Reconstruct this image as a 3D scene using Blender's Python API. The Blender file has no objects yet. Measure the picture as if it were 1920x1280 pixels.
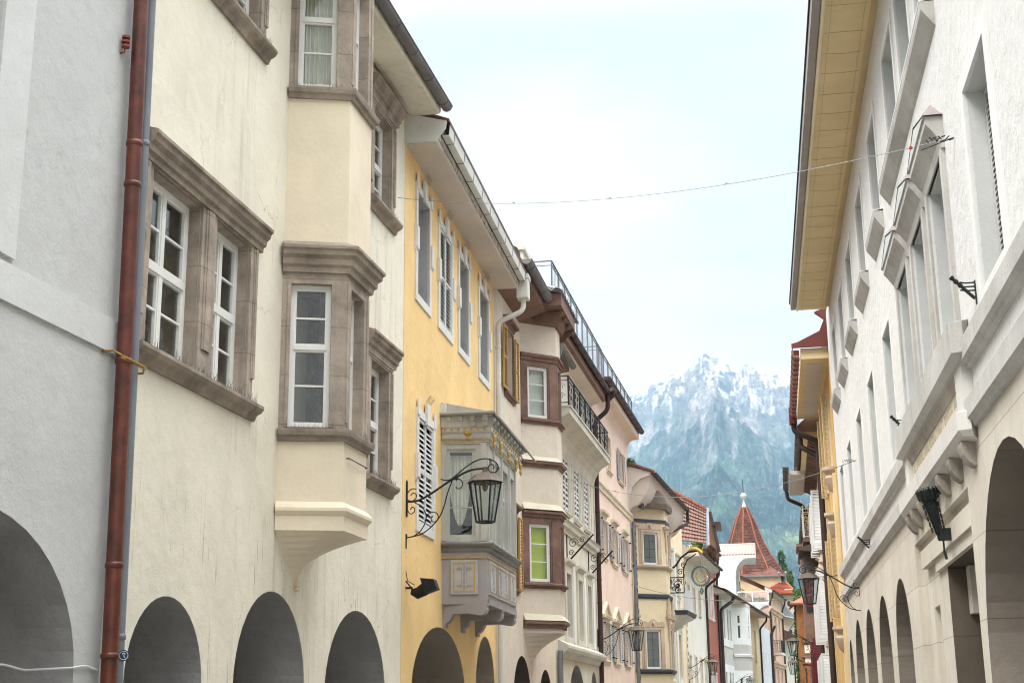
import bpy, bmesh, math, random
import numpy as np
from mathutils import Vector, Matrix
from mathutils.geometry import delaunay_2d_cdt
random.seed(7)
R = math.radians
scene = bpy.context.scene
col = scene.collection

# ------------------------------------------------------------------ camera
F_PX = 2646.0
def _n(v):
    v = np.array(v, float); return v/np.linalg.norm(v)
UP = _n((-110, 10000, -2646)); FW = np.array((470, -692, -2646.)); FW = _n(FW-FW.dot(UP)*UP); RT = np.cross(FW, UP)
EYE = np.array((0, 0, 1.6))
cam = bpy.data.cameras.new('camera'); camo = bpy.data.objects.new('camera', cam); col.objects.link(camo)
cam.sensor_width = 36; cam.lens = 36*F_PX/1920; cam.clip_end = 20000; cam.clip_start = .1
M = Matrix(((RT[0], RT[1], RT[2], EYE[0]), (FW[0], FW[1], FW[2], EYE[1]), (UP[0], UP[1], UP[2], EYE[2]), (0, 0, 0, 1)))
camo.matrix_world = M
scene.camera = camo
def ray(x, y):
    d = np.array((x-960., 640.-y, -F_PX)); return np.array((d.dot(RT), d.dot(FW), d.dot(UP)))
def at(x, y, Y):
    r = ray(x, y); W = EYE+r*(Y/r[1]); return (float(W[0]), float(W[1]), float(W[2]))

# ------------------------------------------------------------------ sky, sun, exposure
SUN_EL, SUN_ROT = 50, 222
world = bpy.data.worlds.new('World'); scene.world = world; world.use_nodes = True
nt = world.node_tree; nt.nodes.clear()
def build_world():
    L = nt.links.new
    out = nt.nodes.new('ShaderNodeOutputWorld'); bg = nt.nodes.new('ShaderNodeBackground'); bg.inputs[1].default_value = 1.0
    sky = nt.nodes.new('ShaderNodeTexSky'); sky.sky_type = 'NISHITA'; sky.sun_disc = False
    sky.sun_elevation = R(SUN_EL); sky.sun_rotation = R(SUN_ROT)
    sk = nt.nodes.new('ShaderNodeVectorMath'); sk.operation = 'SCALE'; sk.inputs['Scale'].default_value = 0.12
    L(sky.outputs[0], sk.inputs[0])
    tc = nt.nodes.new('ShaderNodeTexCoord'); sep = nt.nodes.new('ShaderNodeSeparateXYZ'); L(tc.outputs['Generated'], sep.inputs[0])
    # overcast luminance rises towards the zenith
    mx = nt.nodes.new('ShaderNodeMath'); mx.operation = 'MAXIMUM'; mx.inputs[1].default_value = 0; L(sep.outputs['Z'], mx.inputs[0])
    lum = nt.nodes.new('ShaderNodeMapRange'); lum.inputs['From Min'].default_value = .46; lum.inputs['From Max'].default_value = 1
    lum.inputs['To Min'].default_value = .50; lum.inputs['To Max'].default_value = ZEN; L(mx.outputs[0], lum.inputs['Value'])
    mp = nt.nodes.new('ShaderNodeMapping'); mp.inputs['Scale'].default_value = (1.6, 1.6, 4.2); L(tc.outputs['Generated'], mp.inputs[0])
    nz = nt.nodes.new('ShaderNodeTexNoise'); nz.inputs['Scale'].default_value = 1.9; nz.inputs['Detail'].default_value = 6; nz.inputs['Roughness'].default_value = .55
    L(mp.outputs[0], nz.inputs['Vector'])
    cr = nt.nodes.new('ShaderNodeValToRGB'); L(nz.outputs['Fac'], cr.inputs[0])
    e = cr.color_ramp.elements; e[0].position = .40; e[0].color = (.82, .86, .875, 1); e[1].position = .55; e[1].color = (1.02, 1.02, 1.02, 1)
    mu = nt.nodes.new('ShaderNodeVectorMath'); mu.operation = 'SCALE'; L(cr.outputs[0], mu.inputs[0]); L(lum.outputs[0], mu.inputs['Scale'])
    mix = nt.nodes.new('ShaderNodeMix'); mix.data_type = 'RGBA'; mix.inputs['Factor'].default_value = .95
    L(sk.outputs[0], mix.inputs[6]); L(mu.outputs[0], mix.inputs[7]); L(mix.outputs[2], bg.inputs[0]); L(bg.outputs[0], out.inputs[0])
ZEN = 4.6
build_world()
sun = bpy.data.lights.new('sun', 'SUN'); sun.energy = 1.5; sun.angle = R(25); sun.color = (1, .97, .92)
suno = bpy.data.objects.new('sun', sun); col.objects.link(suno)
# sun azimuth measured from +Y clockwise = SUN_ROT
sd = Vector((math.sin(R(SUN_ROT))*math.cos(R(SUN_EL)), math.cos(R(SUN_ROT))*math.cos(R(SUN_EL)), math.sin(R(SUN_EL))))
suno.rotation_euler = sd.to_track_quat('Z', 'Y').to_euler(); suno.location = (0, -20, 60)
vs = scene.view_settings; vs.view_transform = 'Standard'; vs.look = 'None'; vs.gamma = 1; vs.exposure = 1.08
scene.cycles.max_bounces = 7; scene.cycles.diffuse_bounces = 4; scene.cycles.volume_bounces = 0
scene.cycles.use_denoising = True; scene.cycles.filter_width = 1.1

# ------------------------------------------------------------------ materials
MATS = {}
def mat(name, c, rough=.9, metal=0., bump=0., bscale=18., var=.08, vscale=.8, streak=0., scol=None, spec=.25, coat=0., joints=None, speck=0., cracks=0., marks=None, flecks=0.):
    if name in MATS: return MATS[name]
    m = bpy.data.materials.new(name); m.use_nodes = True; t = m.node_tree; L = t.links.new
    b = t.nodes['Principled BSDF']; b.inputs['Roughness'].default_value = rough; b.inputs['Metallic'].default_value = metal
    b.inputs['Specular IOR Level'].default_value = spec
    if coat: b.inputs['Coat Weight'].default_value = coat
    c4 = (c[0], c[1], c[2], 1)
    tc = t.nodes.new('ShaderNodeTexCoord')
    last = None
    def noise(scale, detail=5, rough_=.6, vec=None):
        n = t.nodes.new('ShaderNodeTexNoise'); n.inputs['Scale'].default_value = scale; n.inputs['Detail'].default_value = detail; n.inputs['Roughness'].default_value = rough_
        L(vec or tc.outputs['Object'], n.inputs['Vector']); return n
    def mixc(fac, a, bb, kind='MIX'):
        x = t.nodes.new('ShaderNodeMix'); x.data_type = 'RGBA'; x.blend_type = kind
        L(fac, x.inputs[0])
        for i, v in ((6, a), (7, bb)):
            if isinstance(v, tuple): x.inputs[i].default_value = v
            else: L(v, x.inputs[i])
        return x.outputs[2]
    def ramp(src, lo, hi, v0=0., v1=1.):
        r = t.nodes.new('ShaderNodeMapRange'); r.inputs['From Min'].default_value = lo; r.inputs['From Max'].default_value = hi
        r.inputs['To Min'].default_value = v0; r.inputs['To Max'].default_value = v1; L(src, r.inputs['Value']); return r.outputs[0]
    cur = c4
    if var > 0:
        n1 = noise(vscale, 6, .62); dark = tuple(x*(1-2.2*var) for x in c)+(1,); light = tuple(min(.92, x*(1+var)) for x in c)+(1,)
        cur = mixc(ramp(n1.outputs['Fac'], .3, .7), dark, light)
        n3 = noise(bscale*.5, 4, .7); cur = mixc(ramp(n3.outputs['Fac'], .58, .75, 0, .35), cur, tuple(x*(1-3*var) for x in c)+(1,))
    if streak > 0:
        mp = t.nodes.new('ShaderNodeMapping'); mp.inputs['Scale'].default_value = (5, 5, .28); L(tc.outputs['Object'], mp.inputs[0])
        n2 = noise(1.0, 5, .65, mp.outputs[0]); n4 = noise(.55, 3, .5)
        r1 = ramp(n2.outputs['Fac'], .5, .72, 0, streak); r2 = ramp(n4.outputs['Fac'], .42, .6)
        mm = t.nodes.new('ShaderNodeMath'); mm.operation = 'MULTIPLY'; L(r1, mm.inputs[0]); L(r2, mm.inputs[1])
        sc_ = scol or tuple(x*.55 for x in c)
        cur = mixc(mm.outputs[0], cur, tuple(sc_)+(1,))
    if speck > 0:
        v = noise(bscale*2.5, 2, .5); cur = mixc(ramp(v.outputs['Fac'], .62, .7, 0, speck), cur, tuple(x*.45 for x in c)+(1,))
    if cracks > 0:   # hairline cracks wandering through the render
        wn = noise(1.3, 4, .6); av = t.nodes.new('ShaderNodeVectorMath'); av.operation = 'MULTIPLY_ADD'; L(wn.outputs['Color'], av.inputs[0]); av.inputs[1].default_value = (1.1, 1.1, 1.1); L(tc.outputs['Object'], av.inputs[2])
        vo = t.nodes.new('ShaderNodeTexVoronoi'); vo.feature = 'DISTANCE_TO_EDGE'; vo.inputs['Scale'].default_value = .42; L(av.outputs[0], vo.inputs['Vector'])
        ms = noise(.5, 2, .5); a1 = ramp(vo.outputs['Distance'], .0015, .005, cracks, 0); a2 = ramp(ms.outputs['Fac'], .48, .56)
        mm = t.nodes.new('ShaderNodeMath'); mm.operation = 'MULTIPLY'; L(a1, mm.inputs[0]); L(a2, mm.inputs[1]); cur = mixc(mm.outputs[0], cur, tuple(x*.4 for x in c)+(1,))
        pn = noise(.35, 3, .5); cur = mixc(ramp(pn.outputs['Fac'], .56, .6, 0, .22), cur, tuple(x*.86 for x in c)+(1,))
    if marks:   # thin vertical scuffs between two heights
        mp = t.nodes.new('ShaderNodeMapping'); mp.inputs['Scale'].default_value = (26, 26, 1.1); L(tc.outputs['Object'], mp.inputs[0])
        n2 = noise(1.0, 2, .5, mp.outputs[0]); sz = t.nodes.new('ShaderNodeSeparateXYZ'); L(tc.outputs['Object'], sz.inputs[0]); n5 = noise(.9, 2, .5)
        a1 = ramp(n2.outputs['Fac'], .63, .70, 0, .75); a2 = ramp(sz.outputs['Z'], marks, marks-.8); a3 = ramp(n5.outputs['Fac'], .42, .52)
        mm = t.nodes.new('ShaderNodeMath'); mm.operation = 'MULTIPLY'; L(a1, mm.inputs[0]); L(a2, mm.inputs[1]); m3 = t.nodes.new('ShaderNodeMath'); m3.operation = 'MULTIPLY'; L(mm.outputs[0], m3.inputs[0]); L(a3, m3.inputs[1])
        cur = mixc(m3.outputs[0], cur, tuple(x*.35 for x in c)+(1,))
    if joints:   # masonry joints: (course height, block length, axis) measured on the wall itself
        hgt, ln, ax = joints
        sx = t.nodes.new('ShaderNodeSeparateXYZ'); L(tc.outputs['Object'], sx.inputs[0])
        cb = t.nodes.new('ShaderNodeCombineXYZ'); L(sx.outputs[ax], cb.inputs['X']); L(sx.outputs['Z'], cb.inputs['Y'])
        br = t.nodes.new('ShaderNodeTexBrick'); br.inputs['Scale'].default_value = 1; br.inputs['Brick Width'].default_value = ln; br.inputs['Row Height'].default_value = hgt
        br.inputs['Mortar Size'].default_value = .006; br.inputs['Color1'].default_value = (1, 1, 1, 1); br.inputs['Color2'].default_value = (.9, .89, .88, 1); br.inputs['Mortar'].default_value = (.62, .59, .55, 1)
        L(cb.outputs[0], br.inputs['Vector'])
        one = t.nodes.new('ShaderNodeValue'); one.outputs[0].default_value = 1
        cur = mixc(one.outputs[0], cur, br.outputs['Color'], 'MULTIPLY')
    if isinstance(cur, tuple): b.inputs['Base Color'].default_value = cur
    else: L(cur, b.inputs['Base Color'])
    if flecks > 0:   # elongated dark pits of a scraped render
        mp = t.nodes.new('ShaderNodeMapping'); mp.inputs['Scale'].default_value = (20, 20, 9); L(tc.outputs['Object'], mp.inputs[0]); fk = noise(1.0, 3, .6, mp.outputs[0]); fr = ramp(fk.outputs['Fac'], .60, .68, 0, flecks)
        lk = b.inputs['Base Color'].links[0].from_socket; L(mixc(fr, lk, tuple(x*.62 for x in c)+(1,)), b.inputs['Base Color'])
    if bump > 0:
        nb = noise(bscale, 8, .65); nb2 = noise(bscale*.12, 3, .5)
        ad = t.nodes.new('ShaderNodeMath'); ad.operation = 'MULTIPLY_ADD'; L(nb2.outputs['Fac'], ad.inputs[0]); ad.inputs[1].default_value = 3.0; L(nb.outputs['Fac'], ad.inputs[2])
        bp = t.nodes.new('ShaderNodeBump'); bp.inputs['Strength'].default_value = min(1, bump); bp.inputs['Distance'].default_value = .012*max(1, bump)
        L(ad.outputs[0], bp.inputs['Height']); L(bp.outputs[0], b.inputs['Normal'])
    MATS[name] = m; return m
def glass_mat(name, tint=(.8, .85, .85), refl=.35):
    if name in MATS: return MATS[name]
    m = bpy.data.materials.new(name); m.use_nodes = True; t = m.node_tree; t.nodes.clear(); L = t.links.new
    o = t.nodes.new('ShaderNodeOutputMaterial'); tr = t.nodes.new('ShaderNodeBsdfTransparent'); tr.inputs[0].default_value = tint+(1,)
    gl = t.nodes.new('ShaderNodeBsdfGlossy'); gl.inputs['Roughness'].default_value = .03
    lw = t.nodes.new('ShaderNodeFresnel'); gm = t.nodes.new('ShaderNodeNewGeometry'); io = t.nodes.new('ShaderNodeMapRange'); io.inputs['To Min'].default_value = 1.7; io.inputs['To Max'].default_value = 1/1.7; L(gm.outputs['Backfacing'], io.inputs['Value']); L(io.outputs[0], lw.inputs[0])
    tc = t.nodes.new('ShaderNodeTexCoord'); nz = t.nodes.new('ShaderNodeTexNoise'); nz.inputs['Scale'].default_value = 2.2; bp = t.nodes.new('ShaderNodeBump'); bp.inputs['Strength'].default_value = .25; bp.inputs['Distance'].default_value = .02
    L(tc.outputs['Object'], nz.inputs['Vector']); L(nz.outputs['Fac'], bp.inputs['Height']); L(bp.outputs[0], gl.inputs['Normal'])
    mx = t.nodes.new('ShaderNodeMixShader'); L(lw.outputs[0], mx.inputs[0]); L(tr.outputs[0], mx.inputs[1]); L(gl.outputs[0], mx.inputs[2]); L(mx.outputs[0], o.inputs[0])
    MATS[name] = m; return m
G = glass_mat('window_glass', (.92, .94, .92))
DG = mat('dark_glass', (.035, .042, .045), rough=.06, spec=.6, var=0)
PG = mat('pale_glass', (.13, .15, .15), rough=.1, spec=.6, var=.1, vscale=2)
WP = mat('white_paint', (.74, .73, .70), rough=.5, var=.05, bump=.15, bscale=60, spec=.35)
STONE = mat('brown_stone', (.40, .335, .275), bump=.7, bscale=40, var=.2, vscale=2.2, streak=.6, scol=(.13, .10, .08), speck=.3, joints=(.66, 9, 'Y'))
STONE_D = mat('weathered_sill_stone', (.33, .275, .22), bump=.8, bscale=35, var=.22, vscale=2.2, streak=.7, scol=(.10, .08, .06), speck=.35)
IRON = mat('wrought_iron', (.035, .037, .042), rough=.55, metal=.6, var=.1, bump=.2, bscale=80)
ZINC = mat('zinc_gutter', (.19, .185, .18), rough=.6, metal=.3, var=.16, bump=.15, bscale=30, streak=.5)
ZPIPE = mat('grey_pipe', (.20, .215, .235), rough=.6, metal=.2, var=.1, streak=.35, bump=.1)
RPIPE = mat('red_brown_pipe', (.12, .026, .013), rough=.42, metal=.2, var=.28, vscale=5, bump=.2, bscale=30, speck=.3, streak=.8, scol=(.07, .02, .012), spec=.5, coat=.15)
BPIPE = mat('dark_brown_pipe', (.045, .028, .025), rough=.5, var=.1)
SHADE_DK = mat('room_dark', (.03, .028, .025), var=0)  # near-black for gaps and rooms; their shade is put into the colour
TILE = mat('red_roof_tile', (.30, .10, .06), bump=.5, bscale=12, var=.22, vscale=3, speck=.3)
TILE_D = mat('old_brown_tile', (.17, .08, .06), bump=.5, bscale=12, var=.22, vscale=3, speck=.3)
GOLD = mat('gilded_paint', (.50, .33, .10), rough=.4, metal=.3, var=.12, vscale=8)

# ------------------------------------------------------------------ facade frames and mesh builder
class Fac:
    def __init__(self, P0, ang, side=1, base=None):
        a = R(ang); self.P0 = np.array((P0[0], P0[1]), float); self.u = np.array((math.sin(a), math.cos(a)))
        self.n = np.array((self.u[1], -self.u[0]))*side; self.side = side; self.holes = []; self.base = base if base is not None else self.P0
    def W(self, s, d, z):
        p = self.P0+self.u*s+self.n*d; return (p[0]-self.base[0], p[1]-self.base[1], z)
    def pt(self, x, y, off=0.):
        r = ray(x, y); P = self.P0+self.n*off
        t = ((P-EYE[:2]).dot(self.n))/(r[:2].dot(self.n)); w = EYE+r*t
        return float((w[:2]-self.P0).dot(self.u)), float(w[2])
    def sub(self, a, b):   # a face from (s,d) a to (s,d) b
        A = self.P0+self.u*a[0]+self.n*a[1]; B = self.P0+self.u*b[0]+self.n*b[1]; v = B-A; l = np.linalg.norm(v)
        f = Fac(A, 0, self.side, self.base); f.u = v/l; f.n = np.array((f.u[1], -f.u[0]))*self.side; f.L = l; return f
def tag(o, label=None, cat=None, group=None, kind=None):
    if label: o['label'] = label
    if cat: o['category'] = cat
    if group: o['group'] = group
    if kind: o['kind'] = kind
    return o
def empty(name, loc, label, cat, group=None):
    o = bpy.data.objects.new(name, None); o.location = loc; o.empty_display_size = .3; col.objects.link(o); tag(o, label, cat, group); return o
class MB:
    def __init__(self, fac=None): self.v = []; self.f = []; self.fac = fac; self.cuts = []
    def cut(self): self.cuts.append((len(self.v), len(self.f))); return self
    def build_each(self, name, m, parent=None, **kw):
        """one object per piece closed off with cut()"""
        cs = [(0, 0)]+self.cuts+[(len(self.v), len(self.f))]; out = []
        for (v0, f0), (v1, f1) in zip(cs, cs[1:]):
            if f1 > f0:
                k = MB(self.fac); k.v = self.v[v0:v1]; k.f = [tuple(i-v0 for i in q) for q in self.f[f0:f1]]; out.append(k.build(name, m, parent, **kw))
        return out[0]
    def add(self, pts, faces):
        k = len(self.v); W = self.fac.W if self.fac else (lambda a, b, c: (a, b, c))
        self.v += [W(*p) for p in pts]; self.f += [tuple(i+k for i in q) for q in faces]; return self
    def box(self, s0, s1, d0, d1, z0, z1):
        return self.add([(s0, d0, z0), (s1, d0, z0), (s1, d1, z0), (s0, d1, z0), (s0, d0, z1), (s1, d0, z1), (s1, d1, z1), (s0, d1, z1)],
                        [(0, 1, 2, 3), (4, 7, 6, 5), (0, 4, 5, 1), (1, 5, 6, 2), (2, 6, 7, 3), (3, 7, 4, 0)])
    def prism(self, poly, ax, a, b):
        """ax 's': poly in (d,z); 'd': poly in (s,z); 'z': poly in (s,d)"""
        def P(p, t): return (t, p[0], p[1]) if ax == 's' else ((p[0], t, p[1]) if ax == 'd' else (p[0], p[1], t))
        n = len(poly); pts = [P(p, a) for p in poly]+[P(p, b) for p in poly]
        return self.add(pts, [tuple(range(n)), tuple(range(2*n-1, n-1, -1))]+[(i, (i+1) % n, n+(i+1) % n, n+i) for i in range(n)])
    def sweep(self, path, prof, closed=False):
        """profile (outward, z) along a plan path of (s,d); outward is +d for a path running towards +s"""
        n = len(path); rings = []
        for i in range(n):
            p = np.array(path[i], float)
            a = np.array(path[i])-np.array(path[i-1]) if (i > 0 or closed) else None
            b = np.array(path[(i+1) % n])-np.array(path[i]) if (i < n-1 or closed) else None
            if a is None: a = b
            if b is None: b = a
            a = a/np.linalg.norm(a); b = b/np.linalg.norm(b); n1 = np.array((-a[1], a[0])); n2 = np.array((-b[1], b[0]))
            m = (n1+n2)/(1+n1.dot(n2)); rings.append([(p[0]+m[0]*o, p[1]+m[1]*o, z) for o, z in prof])
        k = len(prof); pts = [q for r in rings for q in r]; fs = []
        for i in range(n if closed else n-1):
            j = (i+1) % n
            for t in range(k): fs.append((i*k+t, j*k+t, j*k+(t+1) % k, i*k+(t+1) % k))
        if not closed: fs += [tuple(range(k)), tuple(range((n-1)*k, n*k))]
        return self.add(pts, fs)
    def frame(self, s0, s1, z0, z1, prof, sides='LRTB'):
        """mitred picture-frame: profile of (outward from the opening, d)"""
        k = len(prof); pts = []
        for (cs, cz, os_, oz) in ((s0, z0, -1, -1), (s1, z0, 1, -1), (s1, z1, 1, 1), (s0, z1, -1, 1)):
            for o, d in prof: pts.append((cs+os_*o, d, cz+(oz*o if not (oz < 0 and 'B' not in sides) else 0)))
        fs = []
        for i, sd_ in ((0, 'B'), (1, 'R'), (2, 'T'), (3, 'L')):
            if sd_ not in sides: continue
            j = (i+1) % 4
            for t in range(k): fs.append((i*k+t, j*k+t, j*k+(t+1) % k, i*k+(t+1) % k))
        if 'B' not in sides: fs += [tuple(range(k)), tuple(range(k, 2*k))]
        return self.add(pts, fs)
    def tube(self, pts, r, n=8, closed=False):
        P = [Vector(p) for p in pts]; m = len(P); rr = r if hasattr(r, '__len__') else [r]*m
        pts_ = []; up = None
        for i in range(m):
            a = P[i]-P[i-1] if (i > 0 or closed) else None; b = P[(i+1) % m]-P[i] if (i < m-1 or closed) else None
            t = ((a.normalized() if a else Vector())+(b.normalized() if b else Vector())).normalized()
            if up is None:
                up = t.orthogonal().normalized()
            up = (up-up.dot(t)*t)
            up = up.normalized() if up.length > 1e-6 else t.orthogonal().normalized()
            w = t.cross(up)
            for k in range(n):
                an = 2*math.pi*k/n; q = P[i]+(up*math.cos(an)+w*math.sin(an))*rr[i]; pts_.append(tuple(q))
        fs = [(i*n+k, i*n+(k+1) % n, ((i+1) % m)*n+(k+1) % n, ((i+1) % m)*n+k) for i in range(m if closed else m-1) for k in range(n)]
        if not closed: fs += [tuple(range(n)), tuple(range((m-1)*n, m*n))]
        return self.add(pts_, fs)
    def lathe(self, c, prof, n=12):
        """profile of (radius, z) about the vertical through c=(s,d)"""
        pts = []; k = len(prof)
        for i in range(n):
            a = 2*math.pi*i/n
            for r, z in prof: pts.append((c[0]+r*math.cos(a), c[1]+r*math.sin(a), z))
        fs = [(i*k+t, ((i+1) % n)*k+t, ((i+1) % n)*k+t+1, i*k+t+1) for i in range(n) for t in range(k-1)]
        fs += [tuple(i*k for i in range(n)), tuple(i*k+k-1 for i in range(n))]
        return self.add(pts, fs)
    def wall(self, outer, holes, d=0.):
        """flat wall with openings; each hole is (polygon of (s,z), reveal depth)"""
        vs_ = []; es = []
        for poly in [outer]+[h[0] for h in holes]:
            k = len(vs_); n = len(poly); vs_ += [Vector(p) for p in poly]; es += [(k+i, k+(i+1) % n) for i in range(n)]
        V, E_, Fs, _, _, _ = delaunay_2d_cdt(vs_, es, [], 0, 1e-5)
        def inside(p, poly):
            c = False; n = len(poly); j = n-1
            for i in range(n):
                xi, yi = poly[i]; xj, yj = poly[j]
                if (yi > p[1]) != (yj > p[1]) and p[0] < (xj-xi)*(p[1]-yi)/(yj-yi)+xi: c = not c
                j = i
            return c
        keep = []
        for f in Fs:
            cx = sum(V[i][0] for i in f)/len(f); cy = sum(V[i][1] for i in f)/len(f)
            if inside((cx, cy), outer) and not any(inside((cx, cy), h[0]) for h in holes): keep.append(tuple(f))
        self.add([(v[0], d, v[1]) for v in V], keep)
        for h in holes:
            if len(h) > 2: continue
            poly, rev = h; n = len(poly); self.add([(p[0], d, p[1]) for p in poly]+[(p[0], d-rev, p[1]) for p in poly], [(i, (i+1) % n, n+(i+1) % n, n+i) for i in range(n)])
        return self
    def build(self, name, m, parent=None, label=None, smooth=False, bevel=0., recalc=True):
        me = bpy.data.meshes.new(name); me.from_pydata(self.v, [], self.f); me.update()
        bm = bmesh.new(); bm.from_mesh(me)
        if recalc: bmesh.ops.recalc_face_normals(bm, faces=bm.faces[:])
        bm.to_mesh(me); bm.free()
        me.materials.append(m)
        o = bpy.data.objects.new(name, me); col.objects.link(o)
        if parent is not None: o.parent = parent
        if label: o['label'] = label
        if smooth:
            for p in me.polygons: p.use_smooth = True
            try: me.set_sharp_from_angle(angle=R(40))
            except Exception: pass
        if bevel > 0:
            b = o.modifiers.new('b', 'BEVEL'); b.width = bevel; b.segments = 1; b.limit_method = 'ANGLE'
        return o
def arch(c, hw, z0, zs, rise, n=20, zb=None):
    """arch opening: centre s, half width, bottom, spring height, rise"""
    return [(c-hw, z0), (c+hw, z0)]+[(c+hw*math.cos(math.pi*i/n), zs+rise*math.sin(math.pi*i/n)) for i in range(n+1)]
def rect(s0, s1, z0, z1): return [(s0, z0), (s1, z0), (s1, z1), (s0, z1)]

# ------------------------------------------------------------------ windows
def sash(fac, s0, s1, z0, z1, rec, cols=2, transom=.5, bars=(1, 1), fw=.06, bar=.025, dep=.05):
    """timber window: outer frame, mullions, transom, glazing bars; front face at d=-rec+dep"""
    d0, d1 = -rec, -rec+dep; b = MB(fac)
    b.frame(s0+fw, s1-fw, z0+fw, z1-fw, [(0, d0), (0, d1), (fw*.98, d1), (fw*.98, d0)])
    w = (s1-s0-2*fw); zt = z0+fw+(z1-z0-2*fw)*transom if transom else None
    for i in range(1, cols): x = s0+fw+w*i/cols; b.box(x-fw*.55, x+fw*.55, d0+.002, d1+.004, z0+fw, z1-fw)
    if zt: b.box(s0+fw, s1-fw, d0+.003, d1+.012, zt-fw*.6, zt+fw*.6)
    zones = [(z0+fw, zt if zt else z1-fw, bars[0])]+([(zt, z1-fw, bars[1])] if zt else [])
    for a, c_, k in zones:
        for j in range(1, k+1): z = a+(c_-a)*j/(k+1); b.box(s0+fw, s1-fw, d0+.006, d1-.012, z-bar*.5, z+bar*.5)
        for i in range(cols):   # casement stiles
            xa = s0+fw+w*i/cols+(fw*.55 if i else 0); xb = s0+fw+w*(i+1)/cols-(fw*.55 if i < cols-1 else 0)
            za = a+(fw*.6 if a != z0+fw else 0); zb = c_-(fw*.6 if c_ != z1-fw else 0); g = .028
            b.frame(xa+g, xb-g, za+g, zb-g, [(0, d0+.004), (0, d1-.008), (g, d1-.008), (g, d0+.004)])
    return b
def louvre(fac, s0, s1, z0, z1, d, th=.035, pitch=.09, st=.05, mid=True, dmin=None):
    """one louvred shutter leaf lying parallel to the wall"""
    b = MB(fac); rails = [z0, z1]+([.5*(z0+z1)] if mid else [])
    b.box(s0, s0+st, d, d+th, z0, z1).box(s1-st, s1, d, d+th, z0, z1)
    b.box(s0+st, s1-st, d+.001, d+th-.001, z0, z0+st).box(s0+st, s1-st, d+.001, d+th-.001, z1-st, z1)
    if mid: b.box(s0+st, s1-st, d+.001, d+th-.001, .5*(z0+z1)-st*.5, .5*(z0+z1)+st*.5)
    z = z0+st+pitch*.5
    while z < z1-st-pitch*.3:
        if not (mid and abs(z-.5*(z0+z1)) < st*.5+pitch*.3):
            t = pitch*.55; b.prism([(d+.002, z+t*.5), (d+th-.002, z-t*.5), (d+th-.002, z-t*.5+.012), (d+.002, z+t*.5+.012)], 's', s0+st, s1-st)
        z += pitch
    return b
def window(root, fac, s0, s1, z0, z1, rec=.2, cols=2, transom=.5, bars=(1, 1), m=WP, pane=DG, room=None, curtain=False, surround=None, smat=STONE, sill=None, sillm=None,
           hood=None, label=None, fw=.06, blind=False, sw=.16, sd_=.04, holed=True, shutters=None, shm=None, ledge=.1, rpad=.35, rdep=.9, pitch=.09):
    w = sash(fac, s0, s1, z0, z1, rec, cols, transom, bars, fw).build('window', m, root, label)
    MB(fac).box(s0+.01, s1-.01, -rec+.006, -rec+.014, z0+.01, z1-.01).build('pane', pane, w)
    if room:
        rd = rec+rdep; b = MB(fac); a, e, f, g = s0-rpad, s1+rpad, z0-min(.3, rpad), z1+min(.3, rpad)
        b.add([(a, -rec-.03, f), (e, -rec-.03, f), (e, -rec-rd, f), (a, -rec-rd, f), (a, -rec-.03, g), (e, -rec-.03, g), (e, -rec-rd, g), (a, -rec-rd, g)],
              [(0, 1, 2, 3), (4, 5, 6, 7), (1, 2, 6, 5), (0, 3, 7, 4), (2, 3, 7, 6)]); b.build('room', room, w, recalc=False)
    if curtain:
        b = MB(fac); n = 40; W_ = s1-s0-2*fw; pts = []; fs = []
        for i in range(n+1):
            s = s0+fw+W_*i/n; dd = -rec-.07-.025*math.sin(i*1.15)+.01*math.sin(i*.4)
            pts += [(s, dd, z0+.02), (s, dd, z1-fw)]
        fs = [(2*i, 2*i+2, 2*i+3, 2*i+1) for i in range(n)]
        b.add(pts, fs).build('curtain', curtain, w, smooth=True, recalc=False)
    if surround == 'flat': MB(fac).frame(s0, s1, z0, z1, [(0, -.001), (0, sd_), (sw, sd_), (sw, -.001)]).build('surround', smat, w)
    if surround == 'moulded':
        MB(fac).frame(s0, s1, z0, z1, [(0, -.004), (0, sd_*.35), (sw*.42, sd_*.35), (sw*.5, sd_*.7), (sw*.62, sd_*.7), (sw*.7, sd_), (sw, sd_), (sw, -.004)], 'LRTB').build('surround', smat, w)
    if sill: MB(fac).sweep([(s0-sw-.05, -.002), (s1+sw+.05, -.002)], [(0, z0-sill), (ledge*.4, z0-sill), (ledge*.5, z0-sill*.6), (ledge, z0-sill*.4), (ledge, z0-.005), (0, z0-.002)]).build('sill', sillm or smat, w)
    if hood: MB(fac).sweep([(s0-sw-.08, 0), (s1+sw+.08, 0)], [(0, z1+sw), (.04, z1+sw), (.06, z1+sw+hood*.4), (.16, z1+sw+hood*.6), (.17, z1+sw+hood), (0, z1+sw+hood)]).build('hood', smat, w)
    if shutters == 'closed':
        c = .5*(s0+s1); MB(fac).box(s0+.01, s1-.01, -.075, -.06, z0+.01, z1-.01).build('dark_backing', SHADE_DK, w)  # dark sheet added behind the slats, coloured as the shade between them
        for a, b_ in ((s0+.01, c-.004), (c+.004, s1-.01)): louvre(fac, a, b_, z0+.01, z1-.01, -.025, pitch=pitch).build('shutter', shm or WP, w)
    if shutters == 'open':
        W_ = (s1-s0)*.5
        for a, b_ in ((s0-W_-.02, s0-.02), (s1+.02, s1+W_+.02)): louvre(fac, a, b_, z0, z1, .05).build('shutter', shm or WP, w)
    if holed: fac.holes.append((rect(s0, s1, z0, z1), rec+.02))
    return w
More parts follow.
